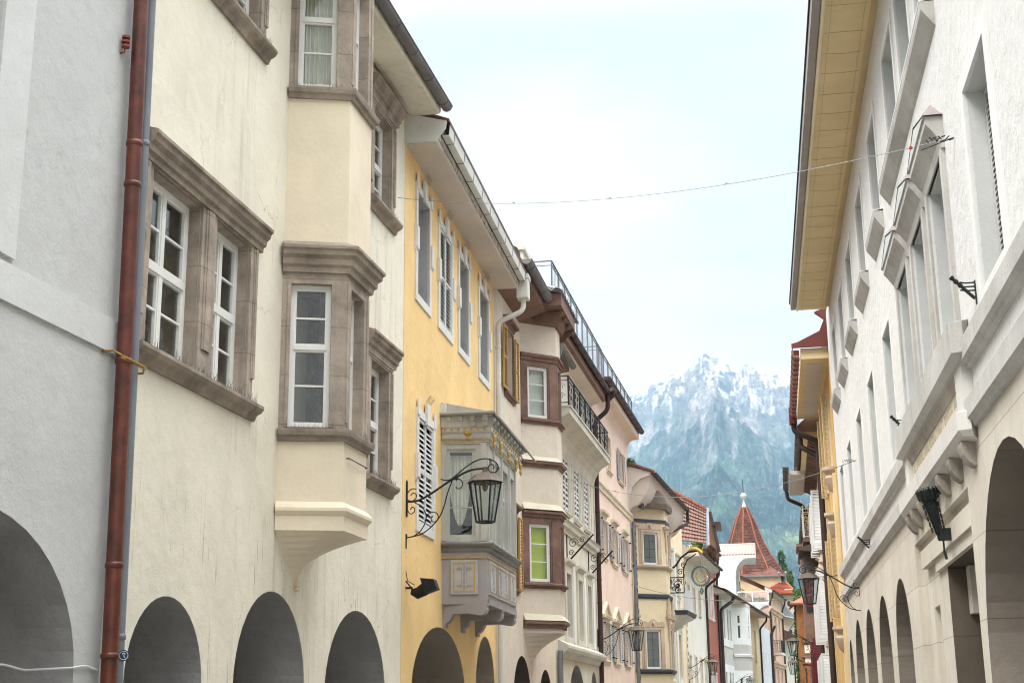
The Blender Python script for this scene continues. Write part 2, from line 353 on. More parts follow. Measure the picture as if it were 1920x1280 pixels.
def body(root, fac, L, H, m, depth=9., z0=-.05, s0=0.003, d=0., name='wall', label=None):
    """front wall with its openings, side and rear walls and the slab over the top, as one shell"""
    b = MB(fac); b.wall([(s0, z0), (L, z0), (L, H), (s0, H)], fac.holes, d)
    b.add([(s0, d, z0), (L, d, z0), (L, -depth, z0), (s0, -depth, z0), (s0, d, H), (L, d, H), (L, -depth, H), (s0, -depth, H)],
          [(1, 2, 6, 5), (0, 3, 7, 4), (2, 3, 7, 6), (4, 5, 6, 7)])
    return b.build(name, m, root, label)
def arcade(root, fac, L, m, zc=3.9, dep=3.4, th=1.0, s0=.02):
    b = MB(fac); a, e = s0, L-.02
    b.add([(a, -th, zc), (e, -th, zc), (e, -dep, zc), (a, -dep, zc), (a, -dep, 0), (e, -dep, 0)], [(0, 1, 2, 3), (3, 2, 5, 4)])
    for h in fac.holes:
        if len(h) > 2: arch_reveal(root, fac, h, 0, m)  # darker than its wall: shade inside the arch is put into the colour
    return b.build('arcade_passage', m, root, recalc=False)
def arch_reveal(root, fac, h, d, m):
    poly, rev = h[0], h[1]; n = len(poly); b = MB(fac); d -= .002
    b.add([(p[0], d, p[1]) for p in poly]+[(p[0], d-rev, p[1]) for p in poly], [(i, (i+1) % n, n+(i+1) % n, n+i) for i in range(n)]).build('arch_reveal', m, root, recalc=False)
def gutter(root, fac, s0, s1, d, z, r=.09, m=ZINC, joint=1.0, name='gutter', parent=None):
    prof = [(d+r*math.cos(a), z+r*math.sin(a)) for a in [math.pi+math.pi*i/8 for i in range(9)]]
    prof += [(d+(r-.012)*math.cos(a), z+(r-.012)*math.sin(a)) for a in [2*math.pi-math.pi*i/8 for i in range(9)]]
    b = MB(fac); b.prism(prof, 's', s0, s1)
    for s in (s0, s1-.01): b.prism([(d+(r-.002)*math.cos(a), z+(r-.002)*math.sin(a)-.001) for a in [math.pi+math.pi*i/8 for i in range(9)]], 's', s+.002, s+.01)
    b.tube([(s0, d+r, z), (s1, d+r, z)], .014, 6)
    s = s0+joint*.5
    while s < s1:
        b.tube([(s, d+(r+.006)*math.cos(a), z+(r+.006)*math.sin(a)) for a in [math.pi+math.pi*i/8 for i in range(9)]], .008, 5); s += joint
    return b.build(name, m, parent or root, smooth=True)
def pipe(root, fac, pts, r, m, rings=(), name='downpipe', label=None, n=14):
    """pts in (s,d,z); corners rounded"""
    P = [Vector(p) for p in pts]; out = [P[0]]
    for i in range(1, len(P)-1):
        a = (P[i-1]-P[i]); c = (P[i+1]-P[i]); k = min(r*2.2, a.length*.45, c.length*.45); A = P[i]+a.normalized()*k; C = P[i]+c.normalized()*k
        for t in (0, .25, .5, .75, 1): out.append(A*(1-t)**2+P[i]*2*t*(1-t)+C*t*t)
    out.append(P[-1]); b = MB(fac); b.tube([tuple(p) for p in out], r, n)
    for (s, d, z) in rings: b.lathe((s, d), [(r+.001, z-.03), (r+.01, z-.02), (r+.012, z), (r+.01, z+.02), (r+.001, z+.03)], n)
    return b.build(name, m, root, label, smooth=True)
def eave(root, fac, s0, s1, z, over, th, m, slope=.35, name='eave', roof=None, depth=6.):
    """boxed eave: flat soffit, fascia, sloping roof slab above"""
    b = MB(fac); b.prism([(-.25, z), (over, z), (over, z+th), (-.25, z+th+slope*(over+.25))], 's', s0, s1); e = b.build(name, m, root)
    if roof:
        r = MB(fac); r.prism([(over+.03, z+th), (over+.03, z+th+.05), (-depth, z+th+.05+slope*(depth+over)), (-depth, z+th+slope*(depth+over))], 's', s0+.01, s1-.01); r.build('roof', roof, root)
    return e
def spikes(parent, fac, s0, s1, d, z, h=.13):
    b = MB(fac); s = s0
    while s < s1:
        a = random.uniform(-.05, .05); e = random.uniform(-.02, .06); t = .0035
        b.add([(s-t, d, z), (s+t, d, z), (s+a, d+e, z+h*random.uniform(.7, 1.1)), (s, d+t*2, z)], [(0, 1, 2), (1, 3, 2), (3, 0, 2)]); s += .022
    return b.build('bird_spikes', MATS['spike_wire'], parent)
mat('spike_wire', (.14, .13, .12), rough=.5, var=0)

# ================================================================== the street's left side
def root_at(f, name, label, cat='house', s=0., group=None):
    w = f.P0+f.u*s; f.base = w
    return empty(name, (w[0], w[1], 0), label, cat, group)
# ------------------------------------------------------------------ near grey-white house
fA = Fac((-6.14, 13.1), 3.0); rA = root_at(fA, 'grey_white_house', 'grey-white rendered house nearest on the left, with a big arch and flat raised bands')
PA = mat('grey_white_render', (.49, .49, .48), bump=.45, bscale=40, cracks=.18, var=.05, vscale=.7, streak=.25, scol=(.42, .42, .42))
PA2 = mat('smooth_grey_render', (.55, .55, .54), bump=.35, bscale=30, var=.05)
window(rA, fA, -4.1, -2.72, 5.95, 8.6, rec=.25, surround='flat', smat=PA2, sw=.46, sd_=.035)
window(rA, fA, -7.4, -6.0, 5.95, 8.6, rec=.25, surround='flat', smat=PA2, sw=.46, sd_=.035)
fA.holes += [(arch(-2.5, 1.75, 0, 2.0, 1.35), 1.0, 'arch'), (arch(-7.0, 1.75, 0, 2.0, 1.35), 1.0, 'arch')]
b = MB(fA); b.wall([(-9.5, -.05), (-.285, -.05), (-.285, 13.5), (-9.5, 13.5)], fA.holes)
b.add([(-9.5, 0, 0), (-.003, 0, 0), (-.003, -9, 0), (-9.5, -9, 0), (-9.5, 0, 13.5), (-.003, 0, 13.5), (-.003, -9, 13.5), (-9.5, -9, 13.5)], [(1, 2, 6, 5), (0, 3, 7, 4), (2, 3, 7, 6), (4, 5, 6, 7)])
b.build('wall', PA, rA)
SH = mat('arcade_shade_render', (.35, .335, .325), bump=.8, bscale=14, var=.12, vscale=1.2)  # wall tone darkened; the arches' shade is put into this colour
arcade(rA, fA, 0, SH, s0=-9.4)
MB(fA).box(-9.5, -.01, -.01, .035, 5.09, 5.43).build('string_course', PA2, rA)
MB(fA).box(-9.5, -.01, -.01, .026, 9.3, 9.6).build('string_course', PA2, rA)
zr = [fA.pt(240, y, .12)[1] for y in (262, 342, 682, 1065, 1232)]
lean = lambda z: -.33-.026*(z-2)
pipe(rA, fA, [(lean(13.6), .13, 13.6), (lean(.05), .13, .05)], .078, RPIPE, [(lean(z), .13, z) for z in zr])
b = MB(fA); b.box(-.6, -.1, .2, .215, zr[2]-.02, zr[2]+.02)
b.tube([(-.62, 0, zr[2]+.06), (-.62, .12, zr[2]+.06), (-.52, .22, zr[2]), (-.14, .21, zr[2]), (.02, .12, zr[2]-.02), (.02, 0, zr[2]-.02)], .012, 6).build('pipe_clamp', mat('rusty_clamp', (.35, .2, .06), rough=.6, metal=.3, var=.2), rA)
s_, z_ = fA.pt(236, 82, .06)
b = MB(fA); b.tube([(s_, 0, z_-.1), (s_, .05, z_-.1), (s_, .06, z_+.08)], .012, 6)
for k in range(3): b.lathe((s_, .06), [(.0, z_-.05+k*.05), (.042, z_-.045+k*.05), (.042, z_-.02+k*.05), (.0, z_-.012+k*.05)], 12)
io = b.build('wall_insulator', mat('brown_porcelain', (.22, .05, .03), rough=.3, var=.1), None, smooth=True)
io.location = (fA.base[0], fA.base[1], 0); tag(io, 'small brown and white porcelain insulator on the grey-white house beside the red-brown downpipe', 'insulator')
b = MB(fA); pts = []
for i in range(40):
    t = i/39; s = -4.6+t*4.25; pts.append((s, .02+.006*math.sin(i*2.1) if s > -.85 or s < -4.2 else -.35+.01*math.sin(i), 2.06+.02*math.sin(i*.9)))
o = b.tube(pts, .011, 6).build('white_cable', mat('cable_white', (.6, .6, .58), var=.05), None, smooth=True); o.location = (fA.base[0], fA.base[1], 0)
tag(o, 'thin white cable strung across the big arch of the grey-white house', 'cable')

# ------------------------------------------------------------------ cream house with oriel
fB = Fac((-6.14, 13.1), 2.0); LB = 9.9; rB = root_at(fB, 'cream_oriel_house', 'cream house with brown stone window surrounds and a two-storey oriel on a pointed corbel')
PB = mat('cream_render', (.75, .70, .575), bump=.4, bscale=45, cracks=.45, marks=4.3, var=.075, vscale=.5, streak=.6, scol=(.46, .42, .32))
PB2 = mat('cream_oriel_render', (.735, .64, .49), bump=.5, bscale=14, var=.05, vscale=1.2, streak=.3, scol=(.60, .45, .32))
mat('net_curtain', (.72, .70, .63), var=.05)
CUR = MATS['net_curtain']
RM = mat('dim_room', (.16, .145, .12), var=.4, vscale=2.5)
def stone_window(f, ops, sz, cz, ends, rec=.19, z0=5.36, z1=7.31, curtain=False, room=RM):
    """one stone frame holding one or more openings side by side"""
    ws = []
    for a, e in ops: MB(f).frame(a+.004, e-.004, z0+.004, z1-.004, [(0, -rec-.01), (0, -.005), (-.0039, -.005), (-.0039, -rec-.01)]).build('stone_reveal', STONE, rB)
    for a, e in ops: ws.append(window(rB, f, a, e, z0, z1, rec=rec, cols=2, transom=.5, bars=(1, 1), pane=G, room=room, curtain=curtain, fw=.075))
    w = ws[0]; s0 = ends[0]; s1 = ends[1]; b = MB(f)
    # flat stone field with mouldings, butting round the openings
    xs = [s0]+[x for o_ in ops for x in o_]+[s1]
    for i in range(0, len(xs), 2):
        a, e = xs[i], xs[i+1]; b.box(a, e, -.01, .035, z0-.02, z1)
        wd = e-a
        if i == 0: b.box(a+.0, a+wd*.35, .034, .062, z0+.28, z1); b.box(a+wd*.35, a+wd*.5, .034, .05, z0+.28, z1)
        elif i == len(xs)-2: b.box(e-wd*.35, e, .034, .062, z0+.28, z1); b.box(e-wd*.5, e-wd*.35, .034, .05, z0+.28, z1)
        else: b.box(a+wd*.3, e-wd*.3, .034, .062, z0+.28, z1); b.box(a+wd*.2, e-wd*.2, .034, .05, z0+.28, z1)
    b.box(s0, s1, -.01, .035, z1, cz); b.box(s0, s1, .034, .05, z1+.03, cz); b.box(s0, s1, .049, .068, z1+.07, cz)
    b.build('stone_surround', STONE, w)
    MB(f).sweep([(s0-.1, 0), (s1+.12, 0)], [(0, cz-.02), (.07, cz-.02), (.075, cz+.04), (.11, cz+.06), (.12, cz+.12), (.165, cz+.16), (.175, cz+.21), (.205, cz+.23), (.205, cz+.27), (0, cz+.33)]).build('cornice', STONE_D, w)
    MB(f).sweep([(s0-.09, 0), (s1+.11, 0)], [(0, sz-.17), (.04, sz-.17), (.07, sz-.10), (.13, sz-.07), (.16, sz-.03), (.16, sz+.01), (0, sz+.03)]).build('sill', STONE_D, w)
    spikes(w, f, s0, s1, .10, sz+.01)
    return ws
ww = stone_window(fB, [(.17, 1.46), (1.86, 2.92)], 5.3, 7.34, (-.02, 3.1))
w2 = stone_window(fB, [(7.98, 8.96)], 5.2, 7.22, (7.75, 9.14), z0=5.22, z1=7.1)
w3 = stone_window(fB, [(.17, 1.42), (1.8, 2.95)], 10.12, 12.1, (-.02, 3.14), z0=10.14, z1=12.0, curtain=CUR)
w4 = stone_window(fB, [(7.98, 8.98)], 9.76, 11.6, (7.75, 9.16), z0=9.78, z1=11.45, curtain=CUR)
# houseplants behind the panes of the first-floor windows
LEAF = mat('house_plant_leaf', (.13, .24, .07), rough=.5, var=.3, vscale=9)
def blade_plant(name, f, s, d, z, h, n, label, spread=.25, wd=.022, vine=False):
    b = MB(f)
    for i in range(n):
        a = random.uniform(0, 6.28); l = h*random.uniform(.6, 1.1); sp = spread*random.uniform(.5, 1.2); k = 6; pts = []
        for j in range(k+1):
            t = j/k; r = sp*t; zz = z+l*(t-.45*t*t*(1+random.random()*.2)); w_ = wd*(1-t)*min(1, .4+t*3)
            pts += [(s+r*math.cos(a)-w_*math.sin(a), d+r*math.sin(a)*.45+w_*.3, zz), (s+r*math.cos(a)+w_*math.sin(a), d+r*math.sin(a)*.45-w_*.3, zz)]
        b.add(pts, [(2*j, 2*j+1, 2*j+3, 2*j+2) for j in range(k)])
    if vine:
        for i in range(n*14):
            zz = z+h*random.random(); rr = spread*(1-abs((zz-z)/h-.35))*random.random(); a = random.uniform(0, 6.28); q = random.uniform(.015, .04); t = random.uniform(0, 3)
            c = (s+rr*math.cos(a), d+.5*rr*math.sin(a), zz)
            b.add([(c[0]-q, c[1], c[2]), (c[0], c[1]+q*.4, c[2]-q*math.cos(t)), (c[0]+q, c[1], c[2]+q*.2), (c[0], c[1]-q*.3, c[2]+q*math.sin(t+1.2))], [(0, 1, 2, 3)])
    p = MB(f); p.lathe((s, d), [(.07, z-.16), (.1, z), (.09, z)], 12)
    e = empty(name, (f.base[0], f.base[1], 0), label, 'plant'); b.build('leaves', LEAF, e, recalc=False); p.build('pot', mat('terracotta', (.35, .14, .08), var=.1), e); return e
blade_plant('house_plant', fB, 2.45, -.55, 5.5, .95, 26, 'long-leaved green houseplant behind the right casement of the cream house double window')
# the oriel
O1 = [(4.1, 0), (4.4, .8), (5.38, .8), (5.68, 0)]
oN, oF, oX = fB.sub(O1[0], O1[1]), fB.sub(O1[1], O1[2]), fB.sub(O1[2], O1[3])
orl = MB(fB)
def ring(b, z0, z1, off=0.): b.prism([(O1[0][0]-off*1.05, -.05), (O1[1][0]-off*.8, O1[1][1]+off), (O1[2][0]+off*.8, O1[2][1]+off), (O1[3][0]+off*1.05, -.05)], 'z', z0, z1)
ring(orl, 3.9, 5.06)
tip = (4.9, .02, 3.27)
# concave pointed corbel
lev = 9; pts = []
for i in range(lev+1):
    t = i/lev; k = t**2.5*.93+.07*t; z = 3.27+(3.9-3.27)*t
    for (s, d) in O1: pts.append((4.9+(s-4.9)*(k if d else t**.8), d*k if d else -.03, z))
orl.add(pts, [(i*4+j, i*4+j+1, i*4+j+5, i*4+j+4) for i in range(lev) for j in range(3)]+[(0, 1, 2, 3)])
ob = orl.build('oriel', PB2, rB); up_ = MB(fB); ring(up_, 7.66, 9.86); up_.build('oriel_wall', PB2, ob)
m_ = MB(fB); m_.sweep(O1, [(-.02, 3.903), (.03, 3.903), (.03, 4.09), (.05, 4.11), (.08, 4.15), (.08, 4.19), (.045, 4.24), (.012, 4.27), (-.02, 4.28)]); m_.build('base_moulding', PB2, ob)
MB(fB).lathe((4.9, .03), [(.01, 3.2), (.05, 3.22), (.03, 3.25), (.065, 3.28), (.065, 3.31)], 12).build('corbel_finial', PB2, ob)
for (z, m2) in ((5.06, STONE_D), (9.86, STONE_D)):
    MB(fB).sweep(O1, [(-.03, z), (.04, z), (.055, z+.05), (.09, z+.07), (.10, z+.12), (.10, z+.15), (-.03, z+.17)]).build('oriel_sill', m2, ob)
MB(fB).sweep(O1, [(-.03, 7.34), (.05, 7.34), (.06, 7.41), (.10, 7.44), (.11, 7.52), (.16, 7.56), (.17, 7.62), (.2, 7.64), (.2, 7.68), (-.03, 7.8)]).build('oriel_cornice', STONE_D, ob)
MB(fB).tube([(4.2, .02, 4.86), (4.52, .84, 4.86), (5.30, .84, 4.86), (5.62, .05, 4.86)], .008, 5).build('conduit', IRON, ob)
def px_rect(f, x0, y0, x1, y1):
    a = f.pt(x0, y0); c = f.pt(x1, y1); return a[0], c[0], c[1], a[1]
for (zl, zh, zt) in ((5.22, 7.35, 7.21), (10.02, 12.1, 11.95)):
    nw = oN.L; oN.holes = []; oF.holes = []; oX.holes = []
    w = window(ob, oN, .12, nw-.2, zl+.03, zt-.02, rec=.13, cols=1, transom=.56, bars=(1, 1), pane=G, room=RM, rpad=.0, rdep=.7, curtain=CUR if zl > 6 else False, fw=.05)
    spikes(w, oN, .1, nw-.1, .05, zl-.02, .11)
    b = MB(oN); b.wall(rect(0, nw, zl, zh), oN.holes); b.frame(.12, nw-.2, zl+.03, zt-.02, [(0, -.01), (0, .016), (.045, .016), (.045, -.01)], 'LRT').build('stone_face', STONE, ob)
    lf = oF.L; w = window(ob, oF, .2, lf-.2, zl+.03, zt-.02, rec=.2, cols=1, transom=.56, bars=(1, 1), pane=G, room=RM, rpad=.0, rdep=.05, curtain=CUR if zl > 6 else False, fw=.05)
    b = MB(oF); b.wall(rect(0, lf, zl, zh), oF.holes); b.box(.02, .1, -.005, .014, zl+.1, zh-.1); b.box(lf-.1, lf-.02, -.005, .014, zl+.1, zh-.1); b.build('stone_face', STONE, ob)
    lx = oX.L; window(ob, oX, .2, lx-.12, zl+.03, zt-.02, rec=.13, cols=1, transom=.56, bars=(1, 1), fw=.05)
    MB(oX).wall(rect(0, lx, zl, zh), oX.holes).build('stone_face', STONE, ob)
MB(fB).prism([(O1[0][0], -.02), (O1[1][0], .79), (O1[2][0], .79), (O1[3][0], -.02)], 'z', 12.1, 12.3).build('oriel_head', PB2, ob)
blade_plant('climbing_house_plant', fB, 4.62, .42, 5.35, 1.25, 16, 'dense dark green plant filling the lower oriel window of the cream house', .34, .016, vine=True)
fB.holes += [(arch(1.13, .92, 0, 1.95, .9), .95, 'arch'), (arch(4.14, 1.2, 0, 1.95, 1.19), .95, 'arch'), (arch(7.6, 1.45, 0, 1.85, 1.28), .95, 'arch')]
body(rB, fB, LB, 12.5, PB, s0=-.28)
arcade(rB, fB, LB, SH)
e = MB(fB); cv = [(.0, 12.5), (.0, 12.25), (.03, 12.16), (.09, 12.1), (.17, 12.07), (.62, 12.07), (.66, 12.1), (.66, 12.24), (-.5, 12.62), (-.5, 12.5)]
e.prism(cv, 's', .01, LB).build('eave', PB, rB)
r_ = MB(fB); r_.prism([(.72, 12.24), (.72, 12.30), (-5, 14.6), (-5, 14.5)], 's', 0, LB).build('roof', TILE_D, rB)
gutter(rB, fB, .1, LB+.02, .77, 12.2, .10)
lean = lambda z: -.105-.021*(z-2)
pipe(rB, fB, [(lean(12.4), .1, 12.4), (lean(.05), .1, .05)], .05, ZPIPE, [(lean(z), .1, z) for z in (fB.pt(265, 265, .1)[1], fB.pt(240, 1195, .1)[1])])
b = MB(fB); zz = fB.pt(232, 1228, .16)[1]
b.lathe((0, 0), [(0, 0), (.05, 0), (.05, .002), (0, .002)], 24)
st = MB(); st.lathe((0, 0), [(0, 0), (.052, 0), (.052, .003), (0, .003)], 24); st2 = MB(); st2.tube([(.04*math.cos(t*.3), .04*math.sin(t*.3), .004) for t in range(21)], .003, 4, closed=True); st2.tube([(.012, -.022, .004), (.0, .0, .004), (.014, .014, .004), (0, .024, .004), (-.014, .012, .004)], .005, 4)
q = fB.W(-.14, .166, zz); se = empty('round_sticker', (fB.base[0]+q[0], fB.base[1]+q[1], zz), 'round dark blue sticker with a white ring on the grey downpipe', 'sticker')
s1_ = st.build('backing', mat('sticker_blue', (.02, .05, .09), rough=.4, var=0), se); s2_ = st2.build('ring', mat('sticker_white', (.7, .7, .7), rough=.4, var=0), se)
se.rotation_euler = (R(90), 0, R(22))

# ------------------------------------------------------------------ yellow house
fC = Fac((-5.79, 23), -.5); LC = 9.12; rC = root_at(fC, 'yellow_house', 'yellow house with white notched window frames above a grey wooden bay')
PC = mat('yellow_render', (.82, .575, .265), bump=.7, bscale=26, var=.06, vscale=.8, streak=.28, scol=(.62, .42, .20))
SW = mat('white_trim', (.68, .67, .64), bump=.3, bscale=40, var=.06, streak=.3, scol=(.4, .39, .36))
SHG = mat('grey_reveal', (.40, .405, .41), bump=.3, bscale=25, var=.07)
SHW = mat('white_shutter', (.62, .62, .61), rough=.55, var=.07, streak=.25)
def ear_frame(w, s0, s1, z0, z1):
    b = MB(fC); t = .15; b.frame(s0, s1, z0, z1, [(0, -.01), (0, .03), (t, .03), (t, -.01)])
    b.box(s0-t, s0-t+.13, .028, .05, z1+.02, z1+t+.16); b.box(s1+t-.13, s1+t, .028, .05, z1+.02, z1+t+.16)
    c = .5*(s0+s1); b.prism([(c-.09, z1-.05), (c+.09, z1-.05), (c+.13, z1+t+.2), (c-.13, z1+t+.2)], 'd', .02, .07)
    zm = z0+.42*(z1-z0)
    for a in (s0-t-.07, s1+.03): b.box(a, a+.19, .0, .065, zm, zm+.42); b.prism([(.0, zm), (.065, zm), (.0, zm-.08)], 's', a, a+.19)
    b.build('surround', SW, w)
    sp = MB(fC)
    for k in range(7): a = c-.2+k*.065; sp.tube([(a, .05, z1+t+.2), (a+random.uniform(-.05, .05), .14, z1+t+.32)], .003, 4)
    for k in range(9): a = s0+.1+k*(s1-s0-.2)/8; sp.tube([(a, -.05, z0), (a+random.uniform(-.06, .06), 0, z0+random.uniform(.15, .3))], .003, 4)
    sp.build('bird_spikes', MATS['spike_wire'], w)
for i, (a, e) in enumerate([(.95, 1.95), (2.9, 4.05), (4.88, 5.85), (7.2, 8.3)]):
    w = window(rC, fC, a, e, 9.03, 11.0, rec=.42 if i != 1 else .12, cols=2, shutters='closed' if i == 1 else None, shm=SHW)
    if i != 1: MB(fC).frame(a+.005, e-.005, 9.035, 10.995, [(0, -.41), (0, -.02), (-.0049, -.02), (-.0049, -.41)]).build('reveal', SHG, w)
    ear_frame(w, a, e, 9.03, 11.0)
w = window(rC, fC, 1.13, 2.33, 4.88, 6.78, rec=.12, shutters='closed', shm=SHW); ear_frame(w, 1.13, 2.33, 4.88, 6.78)
fC.holes += [(arch(3.1, 2.35, 0, 1.95, 1.24), 1.0, 'arch'), (arch(7.75, 1.15, 0, 2.1, 1.16), 1.0, 'arch')]
body(rC, fC, LC, 12.0, PC)
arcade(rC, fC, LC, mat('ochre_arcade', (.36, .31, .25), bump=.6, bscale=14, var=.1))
EV = mat('beige_soffit', (.56, .50, .44), bump=.4, bscale=30, var=.05)
GYT = mat('pale_board', (.62, .62, .58), bump=.2, var=.08, streak=.3)
b = MB(fC); b.prism([(-.1, 11.55), (.58, 11.53), (.6, 11.56), (.6, 11.68), (-.1, 12.0)], 's', .0, LC).build('eave', EV, rC)
b = MB(fC); b.prism([(-.1, 11.56), (.585, 11.54), (.6, 11.6), (.74, 11.78), (.76, 11.92), (-.1, 12.16)], 's', -.05, -.001).build('eave_end_board', GYT, rC)
b = MB(fC); k = 0; s = 0.
while s < LC-.2:   # flaking fascia strip
    l = random.uniform(.12, .4); b.box(s, s+l-.006, .60, .62+random.uniform(0, .018), 11.57+random.uniform(-.01, .025), 11.70); s += l
b.build('fascia', mat('flaking_paint', (.5, .46, .4), bump=1, bscale=30, var=.25, vscale=5, streak=.3), rC)
b = MB(fC); b.prism([(.65, 11.70), (.78, 11.70), (.80, 11.90), (.785, 11.90), (.77, 11.715), (.66, 11.715), (.66, 11.86), (.65, 11.86)], 's', .12, LC+.05)
gg = b.build('box_gutter', GYT, rC)
b = MB(fC); s = .5
while s < LC: b.prism([(.64, 11.692), (.786, 11.692), (.81, 11.91), (.8, 11.91), (.78, 11.70), (.65, 11.70)], 's', s, s+.02); s += .95
b.tube([(.1, .8, 11.91), (LC+.05, .8, 11.91)], .016, 6).build('gutter_joint', ZINC, gg)
MB(fC).prism([(.80, 11.93), (.80, 11.98), (-5, 14.2), (-5, 14.1)], 's', 0, LC).build('roof', TILE_D, rC)
hp = MB(fC); hp.prism([(.56, 11.30), (.84, 11.30), (.84, 11.86), (.56, 11.86)], 's', LC+.0, LC+.34); hp.prism([(.54, 11.78), (.86, 11.78), (.86, 11.9), (.54, 11.9)], 's', LC-.02, LC+.36)
hp = hp.build('hopper_head', GYT, rC, bevel=.01)
pipe(rC, fC, [(LC+.17, .7, 11.4), (LC+.17, .7, 11.02), (LC+.02, .1, 10.72), (LC+.02, .1, .05)], .062, GYT, [(LC+.02, .1, z) for z in (4.3, 10.1)])
# grey wooden bay of the yellow house
LB_ = mat('lilac_grey_paint', (.35, .325, .32), rough=.75, bump=.35, bscale=30, var=.08, streak=.25)
GW = mat('grey_green_wood', (.49, .485, .44), rough=.7, bump=.4, bscale=25, var=.12, streak=.4, scol=(.2, .2, .18))
BY = [(3.2, 0), (3.32, .85), (6.75, .85), (6.87, 0)]
bN, bF, bX = fC.sub(BY[0], BY[1]), fC.sub(BY[1], BY[2]), fC.sub(BY[2], BY[3])
bb = MB(fC); bb.prism([(a, d-.02 if d == 0 else d) for a, d in BY], 'z', 3.62, 4.62)
for f, l in ((bN, bN.L), (bF, bF.L)): pass
bay = bb.build('bay', LB_, rC)
b = MB(fC)   # curved brackets carrying the bay
for s in (3.26, 5.0, 6.55):
    pr = [(0, 3.72), (.85, 3.72), (.85, 3.6)]+[(.72+.12*math.cos(t), 3.52+.11*math.sin(t)) for t in [0.4-i*.45 for i in range(8)]][:6]+[(.5, 3.45), (.2, 3.44), (.16, 3.36), (.12, 3.3), (.06, 3.27), (.06, 3.2), (0, 3.2)]
    b.prism(pr, 's', s, s+.26); b.cut()
b.build_each('bracket', LB_, bay)
MB(fC).sweep(BY, [(-.02, 4.60), (.03, 4.60), (.04, 4.66), (.10, 4.69), (.13, 4.73), (.13, 4.75), (-.02, 4.80)]).build('bay_sill', mat('tarnished_lead', (.26, .26, .25), rough=.6, metal=.2, var=.2, streak=.5), bay)
MB(fC).sweep(BY, [(-.01, 4.47), (.02, 4.47), (.02, 4.50), (-.01, 4.50)]).build('gilt_line', GOLD, bay)
for (f, ps, gold) in ((bN, [(.17, .68)], True), (bF, [(.12, .9), (1.0, 2.35), (2.45, 3.3)], False)):
    for a, e in ps:
        b = MB(f); b.box(a, e, -.01, .028, 3.80, 4.44); w_ = e-a; cx = .5*(a+e); c = cx
        mm = b.build('carved_panel', mat('pale_panel', (.45, .43, .41), bump=.4, bscale=30, var=.08, streak=.3), bay)
        MB(f).frame(a+.07, e-.07, 3.87, 4.37, [(0, .025), (0, .036), (.022, .036), (.022, .025)]).build('gilt_frame', GOLD if gold else mat('worn_gilt', (.42, .36, .25), var=.2), mm)
        b = MB(f)
        for k in range(max(1, int(w_/.5))):
            cc = a+w_*(k+.5)/max(1, int(w_/.5)); hw = min(.16, w_*.32)
            b.box(cc-.018, cc+.018, .026, .031, 3.88, 4.36)
            for sg in (-1, 1):
                b.box(cc+sg*.05-.004, cc+sg*.05+.004, .027, .038, 4.0, 4.24)
                for (zc, up_) in ((4.25, 1), (3.98, -1)):
                    for t in range(6):
                        an = R(8+t*17)*up_; x0 = cc+sg*.045; x1 = x0+sg*(hw-.05)*math.cos(an); z1 = zc+up_*0+(.085)*math.sin(an); b.tube([(x0, .031, zc), (x1, .031, z1)], .004, 4)
        b.build('relief', LB_ if gold else MATS['pale_panel'], mm)
for f in (bN, bF, bX): f.holes = []
w = window(bay, bN, .09, bN.L-.22, 4.86, 6.56, rec=.08, cols=1, transom=None, bars=(2, 0), pane=G, m=GW, fw=.035, room=RM, rpad=.02, rdep=.5)
b = MB(bN); pts = []; n = 26   # swagged net curtain
for i in range(n+1):
    x = .13+(bN.L-.38)*i/n; t = i/n; lo = 5.95-.85*math.sin(math.pi*min(1, t*1.15))**.7; dd = -.16+.02*math.sin(i*1.7)
    for j in range(9): zz = 6.46-(6.46-lo)*j/8; pts.append((x, dd+.01*math.sin(j*1.3+i), zz))
b.add(pts, [(i*9+j, (i+1)*9+j, (i+1)*9+j+1, i*9+j+1) for i in range(n) for j in range(8)]).build('curtain', CUR, w, smooth=True, recalc=False)
b = MB(bN); b.wall(rect(0, bN.L, 4.78, 6.7), bN.holes); b.box(0, .07, 0, .025, 4.8, 6.66); b.box(bN.L-.12, bN.L, 0, .03, 4.8, 6.66); b.build('bay_face', GW, bay)
for a, e in ((.16, .62), (.85, 1.55), (1.75, 2.5), (2.72, 3.26)):
    window(bay, bF, a, e, 4.86, 6.45, rec=.12, cols=1, transom=.66, bars=(1, 0), pane=DG, m=GW, fw=.05)
b = MB(bF); b.wall(rect(0, bF.L, 4.78, 6.7), bF.holes)
for a in (.02, .68, 1.6, 2.56, 3.3): b.box(a, a+.07, 0, .035, 4.8, 6.66)
b.build('bay_face', GW, bay)
MB(bX).wall(rect(0, bX.L, 4.78, 6.7), []).build('bay_face', GW, bay)
MB(fC).sweep(BY, [(-.02, 6.66), (.03, 6.66), (.03, 6.72), (.07, 6.76), (.08, 6.84), (.12, 6.88), (.12, 6.96), (-.02, 6.96)]).build('bay_cornice', GW, bay)
MB(fC).sweep(BY, [(.0, 6.69), (.045, 6.69), (.045, 6.715), (.0, 6.715)]).build('gilt_line', GOLD, bay)
b = MB(fC)
for k in range(15): s = 3.36+k*.24; b.box(s, s+.06, .97, 1.0, 6.90, 6.94)
for k in range(6): dd = .08+k*.14; b.add([], [])
for k in range(7): dd = .06+k*.125; q = 3.19-.0; b.box(q-.10+dd*.14-.02, q-.10+dd*.14+.02, dd, dd+.05, 6.90, 6.94)
b.build('gilt_dentils', GOLD, bay)
b = MB(fC)   # gilt consoles
for s in (3.36, 4.1, 5.05, 6.0, 6.6): b.lathe((s, 1.0), [(.0, 6.55), (.02, 6.58), (.03, 6.64), (.02, 6.68), (.038, 6.74), (.04, 6.8), (.0, 6.84)], 10)
